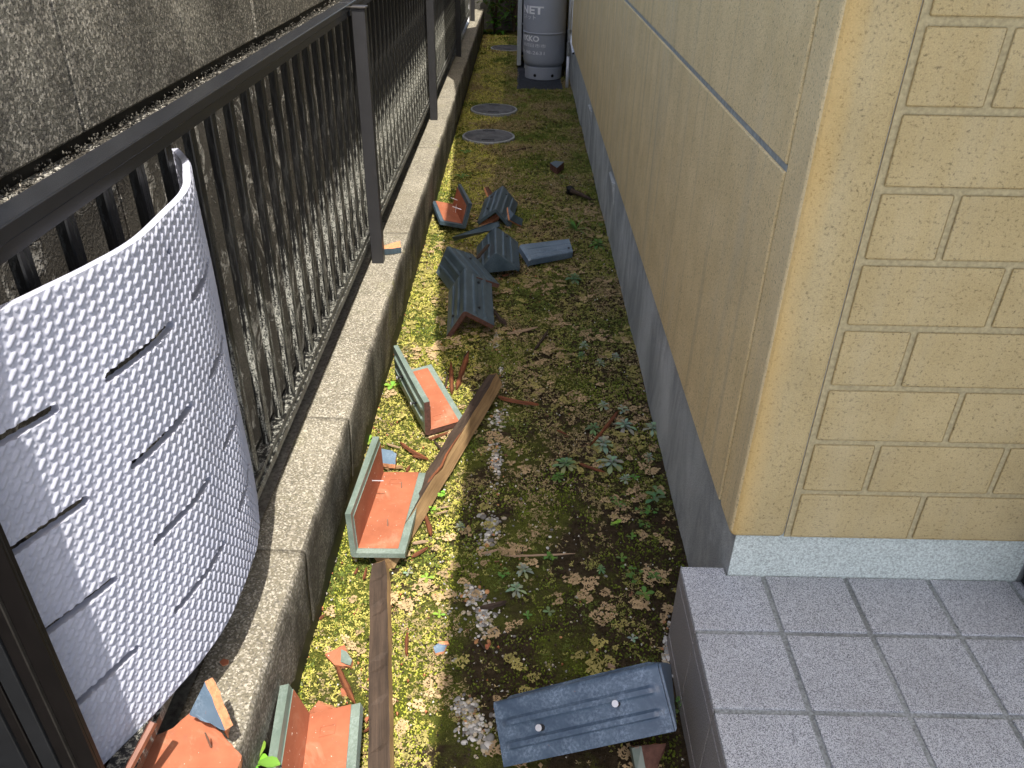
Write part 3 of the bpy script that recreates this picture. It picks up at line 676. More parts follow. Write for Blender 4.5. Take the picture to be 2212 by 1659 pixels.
def shard(name, dpts, z, th, top, side, label, jag=0.0012, parent=None, cat='tile shard'):
    bm = bmesh.new(); pts = [at(x, y_, 2, zz_) for (x, y_), zz_ in zip(dpts, z if isinstance(z, (list, tuple)) else [z] * len(dpts))]
    plate(bm, pts, th, jag=jag, seed=len(label)); return obj(name, bm, [top, side], parent, label=label, cat=cat, recalc=False)
def D5(x, y_): return ((350 + x / 4.483) / 1.1573, (1550 + y_ / 4.483) / 1.1573)
# orange tile piece on the near end of the low wall with its glazed corner shard
t4 = shard('tile_piece', [D5(90, 1330), D5(370, 1210), D5(560, 1040), D5(840, 1190), D5(1140, 1520), D5(1060, 1760), D5(-60, 1760), D5(-40, 1500)], [.30, .30, .30, .295, .29, .29, .295, .30], .015, 'terracotta', 'clay_broken', 'large flat orange tile piece on the low wall at the bottom left', jag=.0008, cat='roof tile')
bm = bmesh.new(); tube(bm, [at(*D5(795, 1420), 2, .298), at(*D5(760, 1335), 2, .318), at(*D5(728, 1262), 2, .332)], [.0016, .0016, .001], 6); n_ = obj('nail', bm, 'nail_rust', t4)
shard('glazed_shard', [D5(725, 690), D5(955, 1240), D5(552, 1062)], [.385, .33, .325], .017, 'glaze_sky', 'clay_broken', 'triangular blue-glazed shard tilted on the orange tile piece')
shard('clay_chip', [D5(870, 1000), D5(930, 1030), D5(985, 1130), D5(965, 1235), D5(905, 1130)], .31, .02, 'clay_broken', 'clay_broken', 'rough orange chip on the low wall beside the triangular shard')
shard('clay_chip', [D5(890, 470), D5(930, 432), D5(990, 445), D5(990, 490), D5(930, 512)], .2625, .004, 'terracotta', 'clay_broken', 'small orange chip lying in the mat shadow on the low wall')
def D6(x, y_): return ((550 + x / 3.95) / 1.1573, (1500 + y_ / 3.95) / 1.1573)
shard('clay_shard', [D6(1035, 535), D6(1230, 440), D6(1260, 520), D6(1310, 590), D6(1285, 660), D6(1130, 640)], [.03, .032, .03, .026, .02, .02], .014, 'terracotta', 'clay_broken', 'small orange shard with a green glazed corner near the splinter')
shard('glazed_corner', [D6(1195, 485), D6(1250, 510), D6(1305, 590), D6(1285, 645), D6(1190, 610)], [.0345, .0335, .030, .0265, .026], .003, 'glaze_green', 'glaze_green', 'green glazed corner flake on the small orange shard', jag=.0005)
shard('clay_shard', [D6(870, 1120), D6(960, 1010), D6(1135, 1075), D6(1120, 1200), D6(930, 1200)], [.05, .055, .05, .03, .03], .014, 'terracotta', 'clay_broken', 'orange shard poking out behind the broken tile at the bottom', jag=.0008)
shard('clay_chip', [D6(1190, 870), D6(1235, 875), D6(1250, 935), D6(1200, 930)], .012, .006, 'terracotta', 'clay_broken', 'tiny square orange chip beside the red splinter')
shard('clay_chip', [D6(1430, 1165), D6(1480, 1140), D6(1450, 1205)], .014, .006, 'terracotta', 'clay_broken', 'tiny orange chip right of the broken tile rim')
def D7(x, y_): return ((1000 + x / 2.765) / 1.1573, (1400 + y_ / 2.765) / 1.1573)
shard('slate_shard', [D7(230, 600), D7(265, 575), D7(325, 590), D7(305, 630), D7(245, 645)], .014, .006, 'glaze_sky', 'clay_broken', 'small grey-blue shard at the shadow edge')
shard('clay_chip', [D7(588, 585), D7(630, 573), D7(610, 610), D7(592, 608)], .012, .005, 'terracotta', 'clay_broken', 'small bright red chip in the shade near the pebbles')
shard('clay_chip', [D7(265, 565), D7(330, 560), D7(340, 580), D7(275, 588)], .014, .006, 'clay_broken', 'clay_broken', 'tan clay sliver touching the grey-blue shard')
shard('tile_piece', [D7(1610, 1290), D7(1670, 1280), D7(1840, 1270), D7(1830, 1320), D7(1790, 1400), D7(1770, 1480), D7(1640, 1480)], [.05, .05, .05, .05, .03, .02, .02], .014, 'clay_dull', 'clay_broken', 'dull red tile piece under the right end of the blue ridge tile', cat='roof tile')
shard('glazed_strip', [D7(1600, 1300), D7(1668, 1285), D7(1705, 1480), D7(1635, 1480)], [.053, .053, .023, .023], .018, 'glaze_green', 'glaze_green', 'green glazed rim strip of the piece under the blue tile', jag=0)
shard('glazed_shard', [(1188, 352), (1200, 347), (1218, 350), (1203, 363)], [.05, .055, .055, .048], .04, 'glaze_slate', 'clay_dull', 'small wedge-shaped slate shard alone on the far moss')
shard('clay_shard', [(829, 531), (846, 525), (864, 520), (866, 534), (848, 537), (830, 538)], .285, .022, 'clay_broken', 'glaze_slate', 'orange shard lying on the low wall right of the railing post')
def D3(x, y_): return ((1000 + x / 3.318) / 1.1573, (400 + y_ / 3.318) / 1.1573)
shard('glazed_shard', [D3(895, 390), D3(945, 450), D3(1020, 490), D3(1010, 548), D3(960, 525), D3(910, 495)], [.10, .085, .05, .02, .04, .07], .014, 'glaze_slate', 'clay_broken', 'broken slate strip leaning on the right of the farthest ridge tile')
shard('clay_shard', [D3(705, 225), D3(735, 222), D3(765, 270), D3(735, 300)], [.10, .10, .07, .07], .012, 'clay_dull', 'clay_broken', 'brown clay sliver behind the farthest ridge tile')
shard('clay_shard', [D3(665, 530), D3(800, 445), D3(822, 462), D3(790, 490), D3(740, 545)], [.02, .05, .05, .03, .02], .02, 'clay_broken', 'clay_broken', 'orange rubble under the farthest ridge tile')
# long thin slate strip standing on edge between tiles
bm = bmesh.new()
plate(bm, [at(*D3(428, 640), 2, .045), at(*D3(735, 525), 2, .125), at(*D3(812, 512), 2, .135), at(*D3(820, 550), 2, .125), at(*D3(770, 580), 2, .11), at(*D3(450, 668), 2, .02)], .014, seed=3)
obj('slate_strip', bm, ['glaze_slate', 'glaze_slate'], label='long thin slate strip bridging the tiles of the heap', cat='tile shard', recalc=False)
# flat blue tile piece right of the heap
bt = empty('tile_piece', tuple(at(1180, 545, 2, .03)), label='flat blue-grey tile piece with two grooves right of the heap', cat='roof tile')
def D1(x, y_): return ((1060 + x / 5.53) / 1.1573, (440 + y_ / 5.53) / 1.1573)
q = [D1(1320, 950), D1(2005, 868), D1(2062, 1042), D1(1450, 1155)]; zc = [.075, .07, .045, .05]
W_ = [at(*p, 2, z_) for p, z_ in zip(q, zc)]
bm = bmesh.new()
nu, nvv = 24, 20; grid = []
nrm_ = (W_[1] - W_[0]).cross(W_[3] - W_[0]).normalized(); nrm_ = nrm_ if nrm_.z > 0 else -nrm_
for j in range(nvv + 1):
    rw = []
    for i in range(nu + 1):
        u, v_ = i / nu, j / nvv; p = W_[0].lerp(W_[1], u).lerp(W_[3].lerp(W_[2], u), v_)
        gdip = 0.0
        for c0 in (.36, .72): gdip = max(gdip, max(0.0, 1 - abs(v_ - c0) / .05)) * (1 if u > .09 else 0)
        rw.append(bm.verts.new(p - nrm_ * (.004 * gdip + (.006 * max(0, (u < .04)) + .004 * (v_ > .97)))))
    grid.append(rw)
for j in range(nvv):
    for i in range(nu): bm.faces.new((grid[j][i], grid[j][i + 1], grid[j + 1][i + 1], grid[j + 1][i]))
ring = [grid[0][i] for i in range(nu + 1)] + [grid[j][nu] for j in range(1, nvv + 1)] + [grid[nvv][i] for i in range(nu - 1, -1, -1)] + [grid[j][0] for j in range(nvv - 1, 0, -1)]
low = [bm.verts.new(v_.co - nrm_ * .030) for v_ in ring]
for i in range(len(ring)): bm.faces.new((ring[i], ring[(i + 1) % len(ring)], low[(i + 1) % len(ring)], low[i]))
bm.faces.new(low)
obj('glazed_shell', bm, 'glaze_sky', bt, smooth=False)
bm = bmesh.new(); p0 = at(*D1(2000, 1000), 2, .056); tube(bm, [p0, p0 + Vector((0, 0, .004))], .005, 8); obj('nail_hole', bm, 'black', bt)
# blue fragment behind the whole tile, by the low wall
def D4(x, y_): return ((800 + x / 2.765) / 1.1573, (850 + y_ / 2.765) / 1.1573)
shard('glazed_shard', [D4(420, 750), D4(500, 765), D4(528, 785), D4(520, 860), D4(425, 850)], .03, .014, 'glaze_sky', 'clay_broken', 'pale blue shard behind the whole upturned tile')
# black lump of rotten timber with its stick, far right
deb = empty('burnt_stick', tuple(at(1250, 418, 2, .02)), label='black rotten stick with a knotted head by the house wall', cat='stick')
bm = bmesh.new(); tube(bm, [at(1234, 412, 2, .035), at(1255, 420, 2, .025), at(1277, 431, 2, .015)], [.016, .012, .006], 7); obj('shaft', bm, 'wood_dark', deb)
bm = bmesh.new(); bmesh.ops.create_icosphere(bm, subdivisions=2, radius=.026, matrix=Matrix.Translation(at(1232, 412, 2, .03)))
for v_ in bm.verts: v_.co += Vector((random.uniform(-.006, .006), random.uniform(-.006, .006), random.uniform(-.006, .006)))
obj('knot', bm, 'black', deb)

# ================================================================== TIMBER
def beam(name, pts, wd, ht, mtop, mside, label, zs, ragged=True, roll=0.0):
    a_, c_ = Vector(pts[0]), Vector(pts[1]); d_ = (c_ - a_); L_ = d_.length; root = bpy.data.objects.new(name, None); COL.objects.link(root); root['local'] = 1
    d_.normalize(); zx = Vector((0, 0, 1)); xx = d_.cross(zx).normalized(); zx = xx.cross(d_)
    mm = Matrix((xx, d_, zx)).transposed().to_4x4(); mm.translation = a_; mm = mm @ Matrix.Rotation(roll, 4, 'Y'); root.matrix_world = mm; props(root, label=label, cat='timber')
    bt_, bs_ = bmesh.new(), bmesh.new(); n_ = 40; prev = None
    for i in range(n_ + 1):
        v_ = L_ * i / n_; f = 1.0; e_ = 0.0
        if ragged and i > n_ - 4: f = 1 - .06 * (i - n_ + 4)
        rr = lambda s_: .0022 * mnoise.noise(Vector((v_ * 14, s_, wd * 9)))
        t0 = Vector((-wd / 2 * f + rr(1), v_, ht + rr(2))); t1 = Vector((wd / 2 * f + rr(3), v_, ht + rr(4))); l0 = Vector((-wd / 2 * f + rr(5), v_, 0)); l1 = Vector((wd / 2 * f + rr(6), v_, 0))
        tm = Vector((wd * .1, v_, ht - .004 * (mnoise.noise(Vector((v_ * 9, 3, 3))) > 0) + rr(7)))
        cur = ([bt_.verts.new(p) for p in (t0, tm, t1)], [bs_.verts.new(p) for p in (t1, l1, l0, t0)])
        if prev:
            for k in range(2): bt_.faces.new((prev[0][k], prev[0][k + 1], cur[0][k + 1], cur[0][k]))
            for k in range(3): bs_.faces.new((prev[1][k], prev[1][k + 1], cur[1][k + 1], cur[1][k]))
        else: bs_.faces.new(cur[1])
        prev = cur
    bs_.faces.new(prev[1])
    obj('weathered_face', bt_, mtop, root, recalc=False); obj('sawn_sides', bs_, mside, root); return root
pA0, pA1 = at(838, 1232, 2, .0), at(1076, 842, 2, .0)
bA = beam('timber', [pA0 + Vector((0, 0, .004)), pA1 + Vector((0, 0, .018))], .040, .046, 'wood_dark', 'wood_tan', 'long split timber with blackened top running diagonally over the moss', None, roll=R(-24))
bB = beam('timber', [at(829, 1760, 2, .0) + Vector((0, 0, .004)), at(826, 1232, 2, .0) + Vector((0, 0, .004))], .043, .026, 'wood_dark', 'wood_tan', 'straight timber with dark top running out at the bottom edge', None, roll=R(-16))
# red heartwood ridge along the diagonal timber
bm = bmesh.new()
cpts = [at(*D4(x, y_), 2, z_) for x, y_, z_ in ((690, 1110, .03), (765, 960, .056), (840, 870, .060), (872, 795, .062), (940, 690, .062), (1005, 600, .060))]
tube(bm, cpts, [.002, .0055, .0045, .004, .003, .001], 5); obj('heartwood', bm, 'wood_red', label='strip of orange-red heartwood splitting off the diagonal timber', cat='wood splinter')
def splinter(d0, d1, wpx, mat, label, z0=.008, z1=.012, flat=.45):
    a_, c_ = at(*d0, 2, z0), at(*d1, 2, z1); L_ = (c_ - a_).length; d_ = (c_ - a_).normalized(); xx = d_.cross(Vector((0, 0, 1))).normalized(); zx = xx.cross(d_)
    wd = wpx / 1.1573 / F * (a_ - Vector(CAM)).length
    root_m = Matrix((xx, d_, zx)).transposed().to_4x4(); root_m.translation = a_
    bm = bmesh.new(); n_ = max(5, int(L_ / .012)); prev = None; r_ = random.Random(int(d0[0] * 7 + d0[1])); sk = r_.uniform(-.25, .25)
    for i in range(n_ + 1):
        t_ = i / n_; wv = wd * .5 * (min(1, t_ * 5 + .25)) * (min(1, (1 - t_) * 3.5 + .12)) * r_.uniform(.75, 1.15)
        cx_ = sk * wd * math.sin(t_ * 3.1); hh = wd * flat * r_.uniform(.7, 1.1)
        ring = [bm.verts.new(p) for p in ((cx_ - wv, t_ * L_, 0), (cx_ - wv * .5, t_ * L_ + r_.uniform(-.002, .002), hh), (cx_ + wv * .1, t_ * L_, hh * .72), (cx_ + wv * .6, t_ * L_, hh * 1.05), (cx_ + wv, t_ * L_, 0))]
        if prev:
            for k in range(4): bm.faces.new((prev[k], prev[k + 1], ring[k + 1], ring[k]))
            bm.faces.new((prev[4], prev[0], ring[0], ring[4]))
        else: bm.faces.new(ring)
        prev = ring
    bm.faces.new(prev)
    o_ = obj('splinter', bm, mat, label=label, cat='wood splinter'); o_.matrix_world = root_m; return o_
def D8(x, y_): return ((1200 + x / 3.318) / 1.1573, (1000 + y_ / 3.318) / 1.1573)
def D2(x, y_): return ((800 + x / 2.765) / 1.1573, (y_ / 2.765) / 1.1573)
for a_, c_, wp, mt, lb in [
    (D4(555, 715), D4(750, 830), 12, 'wood_red', 'red-brown bark splinter between the two upturned orange tiles'),
    (D4(460, 718), D4(560, 748), 6, 'wood_pale', 'thin grey splinter beside the red bark splinter'),
    (D4(635, 800), D4(730, 822), 7, 'wood_red', 'short red splinter below the red bark splinter'),
    (D4(945, 345), D4(1030, 85), 15, 'wood_red', 'forked bark strip, its right prong reaching into shade'),
    (D4(912, 375), D4(905, 150), 12, 'wood_red', 'forked bark strip, its left upright prong'),
    (D4(868, 330), D4(885, 235), 6, 'wood_dark', 'thin dark prong left of the forked bark'),
    (D4(1235, 400), D4(1512, 452), 14, 'wood_red', 'dark bark slab touching the far end of the diagonal timber'),
    (D4(755, 690), D4(920, 632), 9, 'wood_red', 'red splinter tucked under the grooved green tile'),
    (D4(790, 700), D4(878, 792), 8, 'wood_dark', 'small dark stick touching the left side of the diagonal timber'),
    (D4(722, 1210), D4(768, 1360), 12, 'wood_red', 'brown splinter pointing down right of the whole tile'),
    (D4(640, 1410), D4(748, 1395), 10, 'wood_pale', 'pinkish splinter at the front right corner of the whole tile'),
    (D4(632, 1505), D4(745, 1440), 11, 'wood_red', 'orange splinter just below the whole tile corner'),
    (D4(438, 885), D4(572, 882), 13, 'wood_tan', 'tan splinter wedged behind the whole tile'),
    (D4(600, 912), D4(622, 872), 9, 'wood_red', 'stubby red splinter at the back edge of the whole tile'),
    (D4(770, 1172), D4(900, 1150), 5, 'wood_pale', 'thin pale stalk right of the diagonal timber'),
    (D4(800, 1206), D4(890, 1178), 5, 'wood_pale', 'second pale stalk, nearer of the two beside the timber'),
    (D4(1112, 1478), D4(1236, 1448), 7, 'wood_pale', 'short tan splinter below the pebble patch in shade'),
    (D4(1278, 1494), D8(790, 1275), 6, 'wood_pale', 'long straight tan splinter lying in the shade'),
    (D4(1035, 352), D4(1170, 342), 5, 'wood_dark', 'thin dark twig left of the timber end'),
    (D4(300, 1660), D4(322, 1572), 9, 'wood_red', 'red splinter left of the straight timber head'),
    (D4(240, 1620), D4(262, 1575), 7, 'wood_red', 'short red splinter nearest the low wall under the whole tile'),
    (D6(1140, 605), D6(1345, 1045), 15, 'wood_red', 'long red-brown splinter pointing at the broken tile'),
    (D6(1420, 1305), D6(1522, 1230), 8, 'wood_red', 'red splinter beside the straight timber at the bottom'),
    (D6(985, 195), D6(1035, 150), 8, 'wood_red', 'dark red chip of bark by the low wall foot'),
    (D6(1475, 965), D6(1530, 925), 6, 'wood_dark', 'dark chip against the straight timber'),
    (D6(1365, 845), D6(1510, 910), 3, 'wood_pale', 'fine grey stalk left of the straight timber'),
    (D7(50, 500), D7(45, 665), 9, 'wood_red', 'narrow orange splinter right of the straight timber'),
    (D7(555, 335), D7(735, 292), 16, 'wood_dark', 'dark bark slab lying across the near pebbles'),
    (D7(540, 560), D7(600, 630), 6, 'wood_dark', 'dark twig ending at the bright red chip'),
    (D3(890, 1448), D3(1142, 1390), 9, 'wood_pale', 'grey-brown bark splinter right of the nearest heap tile'),
    (D3(1112, 1582), D3(1232, 1410), 9, 'wood_dark', 'dark twig right of the far pebble patch'),
    (D3(530, 1655), D3(572, 1588), 7, 'wood_dark', 'dark twig at the shadow edge below the heap'),
    (D3(1640, 1500), D3(1765, 1450), 6, 'wood_dark', 'thin dark twig in the moss near the house base'),
    (D3(782, 1262), D3(885, 1372), 16, 'wood_dark', 'black bark beside the right flange of the nearest heap tile'),
    (D3(850, 965), D3(905, 950), 7, 'wood_red', 'red bark under the closed triangular tile end'),
    (D2(1290, 1050), D2(1465, 1020), 4, 'wood_dark', 'thin dark twig near the nearer drain lid'),
    (D8(1150, 90), D8(912, 385), 9, 'wood_red', 'red-brown stick lying across the grey weeds'),
    (D8(822, 530), D8(1032, 605), 9, 'wood_red', 'curved dark red bark between the weeds'),
    (D8(638, 253), D8(722, 286), 6, 'wood_red', 'small red splinter in the brown fronds'),
    (D7(1440, 725), D7(1490, 750), 14, 'wood_pale', 'short tan chip behind the blue ridge tile'),
]: splinter(a_, c_, wp, mt, lb)
splinter(D3(640, 822), D3(745, 702), 11, 'wood_dark', 'black stick lying on the left face of the closed-end tile', z0=.075, z1=.115)

# clay and mortar crumbs around the fallen tiles
n = 420; cx0 = np.array([(-.30, 1.45), (-.30, 2.0), (-.33, .95), (-.15, 2.75), (-.05, 3.3), (-.25, 3.7), (.1, 1.0)]); kk = rng.integers(0, 7, n)
xx = np.clip(cx0[kk, 0] + rng.normal(0, .11, n), -.43, .33); yy_ = np.clip(cx0[kk, 1] + rng.normal(0, .22, n), .6, 5)
grains(np.c_[xx, yy_, np.full(n, .008)], rng.uniform(.0015, .005, n), np.where(rng.random((n, 1)) < .6, np.array([[.45, .17, .08]]), np.array([[.42, .38, .32]])) * rng.uniform(.6, 1.2, (n, 1)), 'clay_crumbs', 'pebble', label='orange clay crumbs strewn around the fallen tiles', cat='clay crumbs', kind='stuff')
# ================================================================== DRAIN LIDS
for i, (X, Y, lab) in enumerate([(-.202, 5.455, 'round grey drain lid, nearest of the three'), (-.190, 6.240, 'round grey drain lid, middle of the three'), (-.135, 9.05, 'round grey drain lid, farthest of the three')]):
    lid = empty('manhole_cover', (X, Y, 0), label=lab, cat='drain lid', group='round drain lids in the moss')
    bm = bmesh.new(); lathe(bm, [(.15, -.04), (.176, -.04), (.178, .013), (.174, .017), (.1665, .017), (.166, .010), (.150, .010)], X, Y, 72); obj('rim', bm, 'lid_rim', lid, smooth=False)
    bm = bmesh.new(); lathe(bm, [(.10, .0), (.1652, .0), (.1652, .014), (.163, .0158)], X, Y, 72)
    obj('cover', bm, 'lid_plastic', lid)
    bm = bmesh.new()
    for u in np.arange(-.15, .151, .0125):
        hl = math.sqrt(max(.156 ** 2 - u * u, 0))
        if hl < .02: continue
        for d_ in (0, 1):
            a_ = R(45 + 90 * d_); ca, sa = math.cos(a_), math.sin(a_)
            pts = [(X + ca * s_ * hl - sa * (u + o_), Y + sa * s_ * hl + ca * (u + o_)) for s_, o_ in ((-1, -.002), (1, -.002), (1, .002), (-1, .002))]
            lo = [bm.verts.new((p[0], p[1], .0158)) for p in pts]; hi = [bm.verts.new((p[0], p[1], .0192 + .0003 * d_)) for p in pts]
            bm.faces.new(hi)
            for k in range(4): bm.faces.new((lo[k], lo[(k + 1) % 4], hi[(k + 1) % 4], hi[k]))
    obj('grid_ribs', bm, 'lid_plastic', lid)
    for s_ in (-1, 1): obj('handle_slot', bx(X - .045, X + .045, Y + s_ * .115 - .014, Y + s_ * .115 + .014, .012, .0205, bev=.004), 'black', lid)

# ================================================================== GAS CYLINDERS
def cyl_prof(r):
    return [(r * .88, 0), (r * .90, .002), (r * .905, .085), (r * .90, .098), (r * .86, .104), (r * .86, .108), (r * .93, .118), (r * .985, .14), (r, .17), (r, .373), (r * 1.018, .373), (r * 1.035, .379), (r * 1.018, .385), (r, .385), (r, 1.0), (r * .96, 1.06), (r * .82, 1.13), (r * .55, 1.17), (r * .5, 1.18), (r * .5, 1.3), (r * .3, 1.3)]
def txt_mesh(s_, size, bold=False):
    cu = bpy.data.curves.new('t', 'FONT'); cu.body = s_; cu.size = size; cu.align_x = 'LEFT'; cu.resolution_u = 3
    if bold: cu.offset = size * .035
    o_ = bpy.data.objects.new('t', cu); COL.objects.link(o_); bpy.context.view_layer.update()
    me = bpy.data.meshes.new_from_object(o_.evaluated_get(bpy.context.evaluated_depsgraph_get())); bpy.data.objects.remove(o_); return me
for ci, (X, Y, lab) in enumerate([(.212, 7.535, 'tall grey gas cylinder with white lettering on black slabs'), (.205, 7.97, 'second grey gas cylinder mostly hidden behind the lettered one')]):
    gc = empty('gas_cylinder', (X, Y, .04), label=lab, cat='gas cylinder')
    bm = bmesh.new(); lathe(bm, [(r, z + .012) for r, z in cyl_prof(.182)], X, Y, 96); obj('body', bm, 'gas_grey', gc, smooth=True)
    o_ = gc.children[-1]
    try: o_.data.set_sharp_from_angle(angle=R(40))
    except Exception: pass
    for a_ in (R(-118), R(-62), R(0), R(180), R(90)):
        c0 = Vector((X + .158 * math.cos(a_), Y + .158 * math.sin(a_), .048)); c1 = Vector((X + .1655 * math.cos(a_), Y + .1655 * math.sin(a_), .048))
        bm = bmesh.new(); tube(bm, [c0, c1], .0135, 14); obj('foot_hole', bm, 'black', gc)
    if ci == 0:
        for s_, sub, ch, z, a0, a1, bold in (('I\u00b7NET', 'NET', .060, .545, 189, 264.7, True), ('\u30a8\u30cd\u30c3\u30c8', '\u30cd\u30c3\u30c8', .036, .499, 200, 243, False), ('NIKKO', 'IKKO', .044, .329, 200, 254.5, True), ('\u770c\u56db\u65e5\u5e02\u5e02', '\u56db\u65e5\u5e02\u5e02', .030, .281, 211, 273, False), ('0593-98-2631', '98-2631', .026, .224, 211, 270, False)):
            me = txt_mesh(s_, 1.0, bold); sm = txt_mesh(sub, 1.0, bold); r_ = .1842
            b9 = bmesh.new(); b9.from_mesh(me); bmesh.ops.triangulate(b9, faces=b9.faces[:]); bmesh.ops.subdivide_edges(b9, edges=[e for e in b9.edges if e.calc_length() > .12], cuts=3, use_grid_fill=False); bmesh.ops.triangulate(b9, faces=b9.faces[:]); b9.to_mesh(me); b9.free()
            wx = lambda m_: (min(v.co.x for v in m_.vertices), max(v.co.x for v in m_.vertices)); hy = max(v.co.y for v in me.vertices); y00 = min(v.co.y for v in me.vertices) if ord(s_[0]) > 255 else 0.0
            kx = R(a1 - a0) / (wx(sm)[1] - wx(sm)[0]); xr = wx(me)[1]
            for v_ in me.vertices:
                th = R(a1) - (xr - v_.co.x) * kx; v_.co = Vector((X + r_ * math.cos(th), Y + r_ * math.sin(th), z + (v_.co.y - y00) * ch / (hy - y00)))
            me.materials.clear(); me.materials.append(mats['gas_white']); link('lettering', me, gc)
for k, (x0, x1, y0, y1, z) in enumerate([(-.02, .37, 7.02, 7.40, .008), (-.02, .37, 7.405, 7.80, .0082), (-.02, .37, 7.805, 8.3, .0084)]):
    bm = bx(x0, x1, y0, y1, -.02, z, bev=.003)
    for q_ in range(12):
        yy = y0 + .02 + (y1 - y0 - .04) * q_ / 11; box(bm, x0 + .01, x1 - .01, yy - .004, yy + .004, z + .0002, z + .0035)
    obj('rubber_slab', bm, 'pad_rubber', label=['ribbed black slab, front one under the gas cylinder', 'ribbed black slab, middle one under the gas cylinder', 'ribbed black slab, rear one behind the gas cylinder'][k], cat='slab')
# pipes
gpipe = empty('gas_pipe', (.39, 7.3, 0), label='white pipe with grey joint standing beside the gas cylinder', cat='pipe')
bm = bmesh.new(); tube(bm, [(.408, 7.15, -.02), (.408, 7.15, .26)], .013, 12); tube(bm, [(.408, 7.15, .36), (.408, 7.15, 1.6)], .0135, 12); obj('tube', bm, 'pipe_white', gpipe, smooth=True)
bm = bmesh.new(); tube(bm, [(.408, 7.15, .255), (.408, 7.15, .365)], .0165, 12); obj('joint', bm, 'pipe_joint', gpipe)
bm = bmesh.new(); tube(bm, [(.408, 7.15, .43), (.408, 7.15, .46)], .0165, 12); obj('collar', bm, 'pipe_joint', gpipe)
dp = empty('drain_hose', (.43, 7.2, .3), label='thin white drain pipe with angled open end by the house wall', cat='pipe')
bm = bmesh.new(); tube(bm, [(.426, 7.16, 1.6), (.426, 7.16, .42), (.428, 7.10, .36), (.440, 6.98, .30)], .0125, 12, cap=False); obj('tube', bm, 'pipe_white', dp, smooth=True)
bm = bmesh.new(); tube(bm, [(.4394, 6.987, .3035), (.440, 6.981, .3005)], .0095, 12); obj('opening', bm, 'black', dp)
obj('side_board', bx(-.028, .012, 7.95, 8.6, .03, 1.9, bev=.003), 'board_grey', label='pale grey upright board left of the gas cylinders', cat='board')
obj('dark_filler', bx(.014, .40, 8.62, 9.3, .0, 1.8, bev=.01), 'black', label='black block added for the darkness behind the gas cylinders', cat='dark filler')  # added black block standing in for dark background

# ================================================================== GROUND COVER
# lobed frond templates (flat, in xy, pointing +y, unit length)
def frond_template(seed, pairs=4):
    r_ = random.Random(seed); V, Fc = [], []
    def blade(ox, oy, ang, ln, wd):          # one lobed pinna: a narrow stalk with three blunt teeth
        ca, sa = math.cos(ang), math.sin(ang)
        def P(u, v_, z=0): V.append((ox + u * ca - v_ * sa, oy + u * sa + v_ * ca, z)); return len(V) - 1
        a_, b_ = P(-wd * .18, 0), P(wd * .18, 0); c_, d = P(-wd * .22, ln * .5, .02), P(wd * .22, ln * .5, .02)
        Fc.extend([(a_, b_, d), (a_, d, c_)])
        for an, l2 in ((r_.uniform(.45, .75), .42), (r_.uniform(-.1, .1), .55), (-r_.uniform(.45, .75), .42)):
            tx_, ty_ = -math.sin(an) * ln * l2, math.cos(an) * ln * l2; nx_, ny_ = math.cos(an) * wd * .42, math.sin(an) * wd * .42
            e = P(-nx_ * .4, ln * .45 - ny_ * .4, .02); f = P(nx_ * .4, ln * .45 + ny_ * .4, .02); g = P(tx_ + nx_, ln * .45 + ty_ * .8 + ny_, r_.uniform(0, .06)); h = P(tx_ - nx_, ln * .45 + ty_ * .8 - ny_, r_.uniform(0, .06)); k = P(tx_ * 1.15, ln * .45 + ty_ * 1.12, 0)
            Fc.extend([(e, f, g), (e, g, h), (h, g, k)])
    blade(0, .62, r_.uniform(-.2, .2), .42, .15)
    for k in range(pairs):
        y_ = .02 + .17 * k
        for s_ in (-1, 1):
            if r_.random() < .88: blade(0, y_ + r_.uniform(-.03, .03), s_ * r_.uniform(.7, 1.2), (.50 - .07 * k) * r_.uniform(.7, 1.2), .14)
    i = len(V); V.extend([(-.018, 0, 0), (.018, 0, 0), (0, .7, .01)]); Fc.append((i, i + 1, i + 2))
    return np.array(V), np.array(Fc)
TMP = [frond_template(k) for k in range(5)]
def scatter(name, P, size, yaw, tilt, cols, mat='litter', tmpl=TMP, **kw):
    VV, FFF, CC = [], [], []; base = 0; pick = rng.integers(0, len(tmpl), len(P))
    for k, (tv, tf) in enumerate(tmpl):
        m = pick == k; n = m.sum()
        if not n: continue
        v = tv[None] * size[m][:, None, None]
        bend = -(v[..., 1] ** 2) * rng.uniform(2, 14, n)[:, None]; v = np.stack([v[..., 0], v[..., 1], v[..., 2] + bend * .6], -1)
        ct, st = np.cos(tilt[m])[:, None], np.sin(tilt[m])[:, None]
        y_ = v[..., 1] * ct - v[..., 2] * st; z = v[..., 1] * st + v[..., 2] * ct
        c_, s_ = np.cos(yaw[m])[:, None], np.sin(yaw[m])[:, None]
        v = np.stack([v[..., 0] * c_ - y_ * s_, v[..., 0] * s_ + y_ * c_, z], -1) + P[m][:, None]
        VV.append(v.reshape(-1, 3)); FFF.append((tf[None] + (np.arange(n) * len(tv))[:, None, None] + base).reshape(-1, 3)); base += n * len(tv)
        CC.append(np.repeat(cols[m], len(tv), 0))
    return npmesh(name, np.concatenate(VV), np.concatenate(FFF), mat, cols=np.concatenate(CC), **kw)
def nz2(x, y_, s_, seed): return np.array([mnoise.noise(Vector((a * s_, c * s_, seed))) for a, c in zip(x, y_)])
def ground_z(x, y_): return np.array([gz(a, c) for a, c in zip(x, y_)])
EXCL = [(-.202, 5.455, .185), (-.19, 6.24, .185), (-.135, 9.05, .185)]
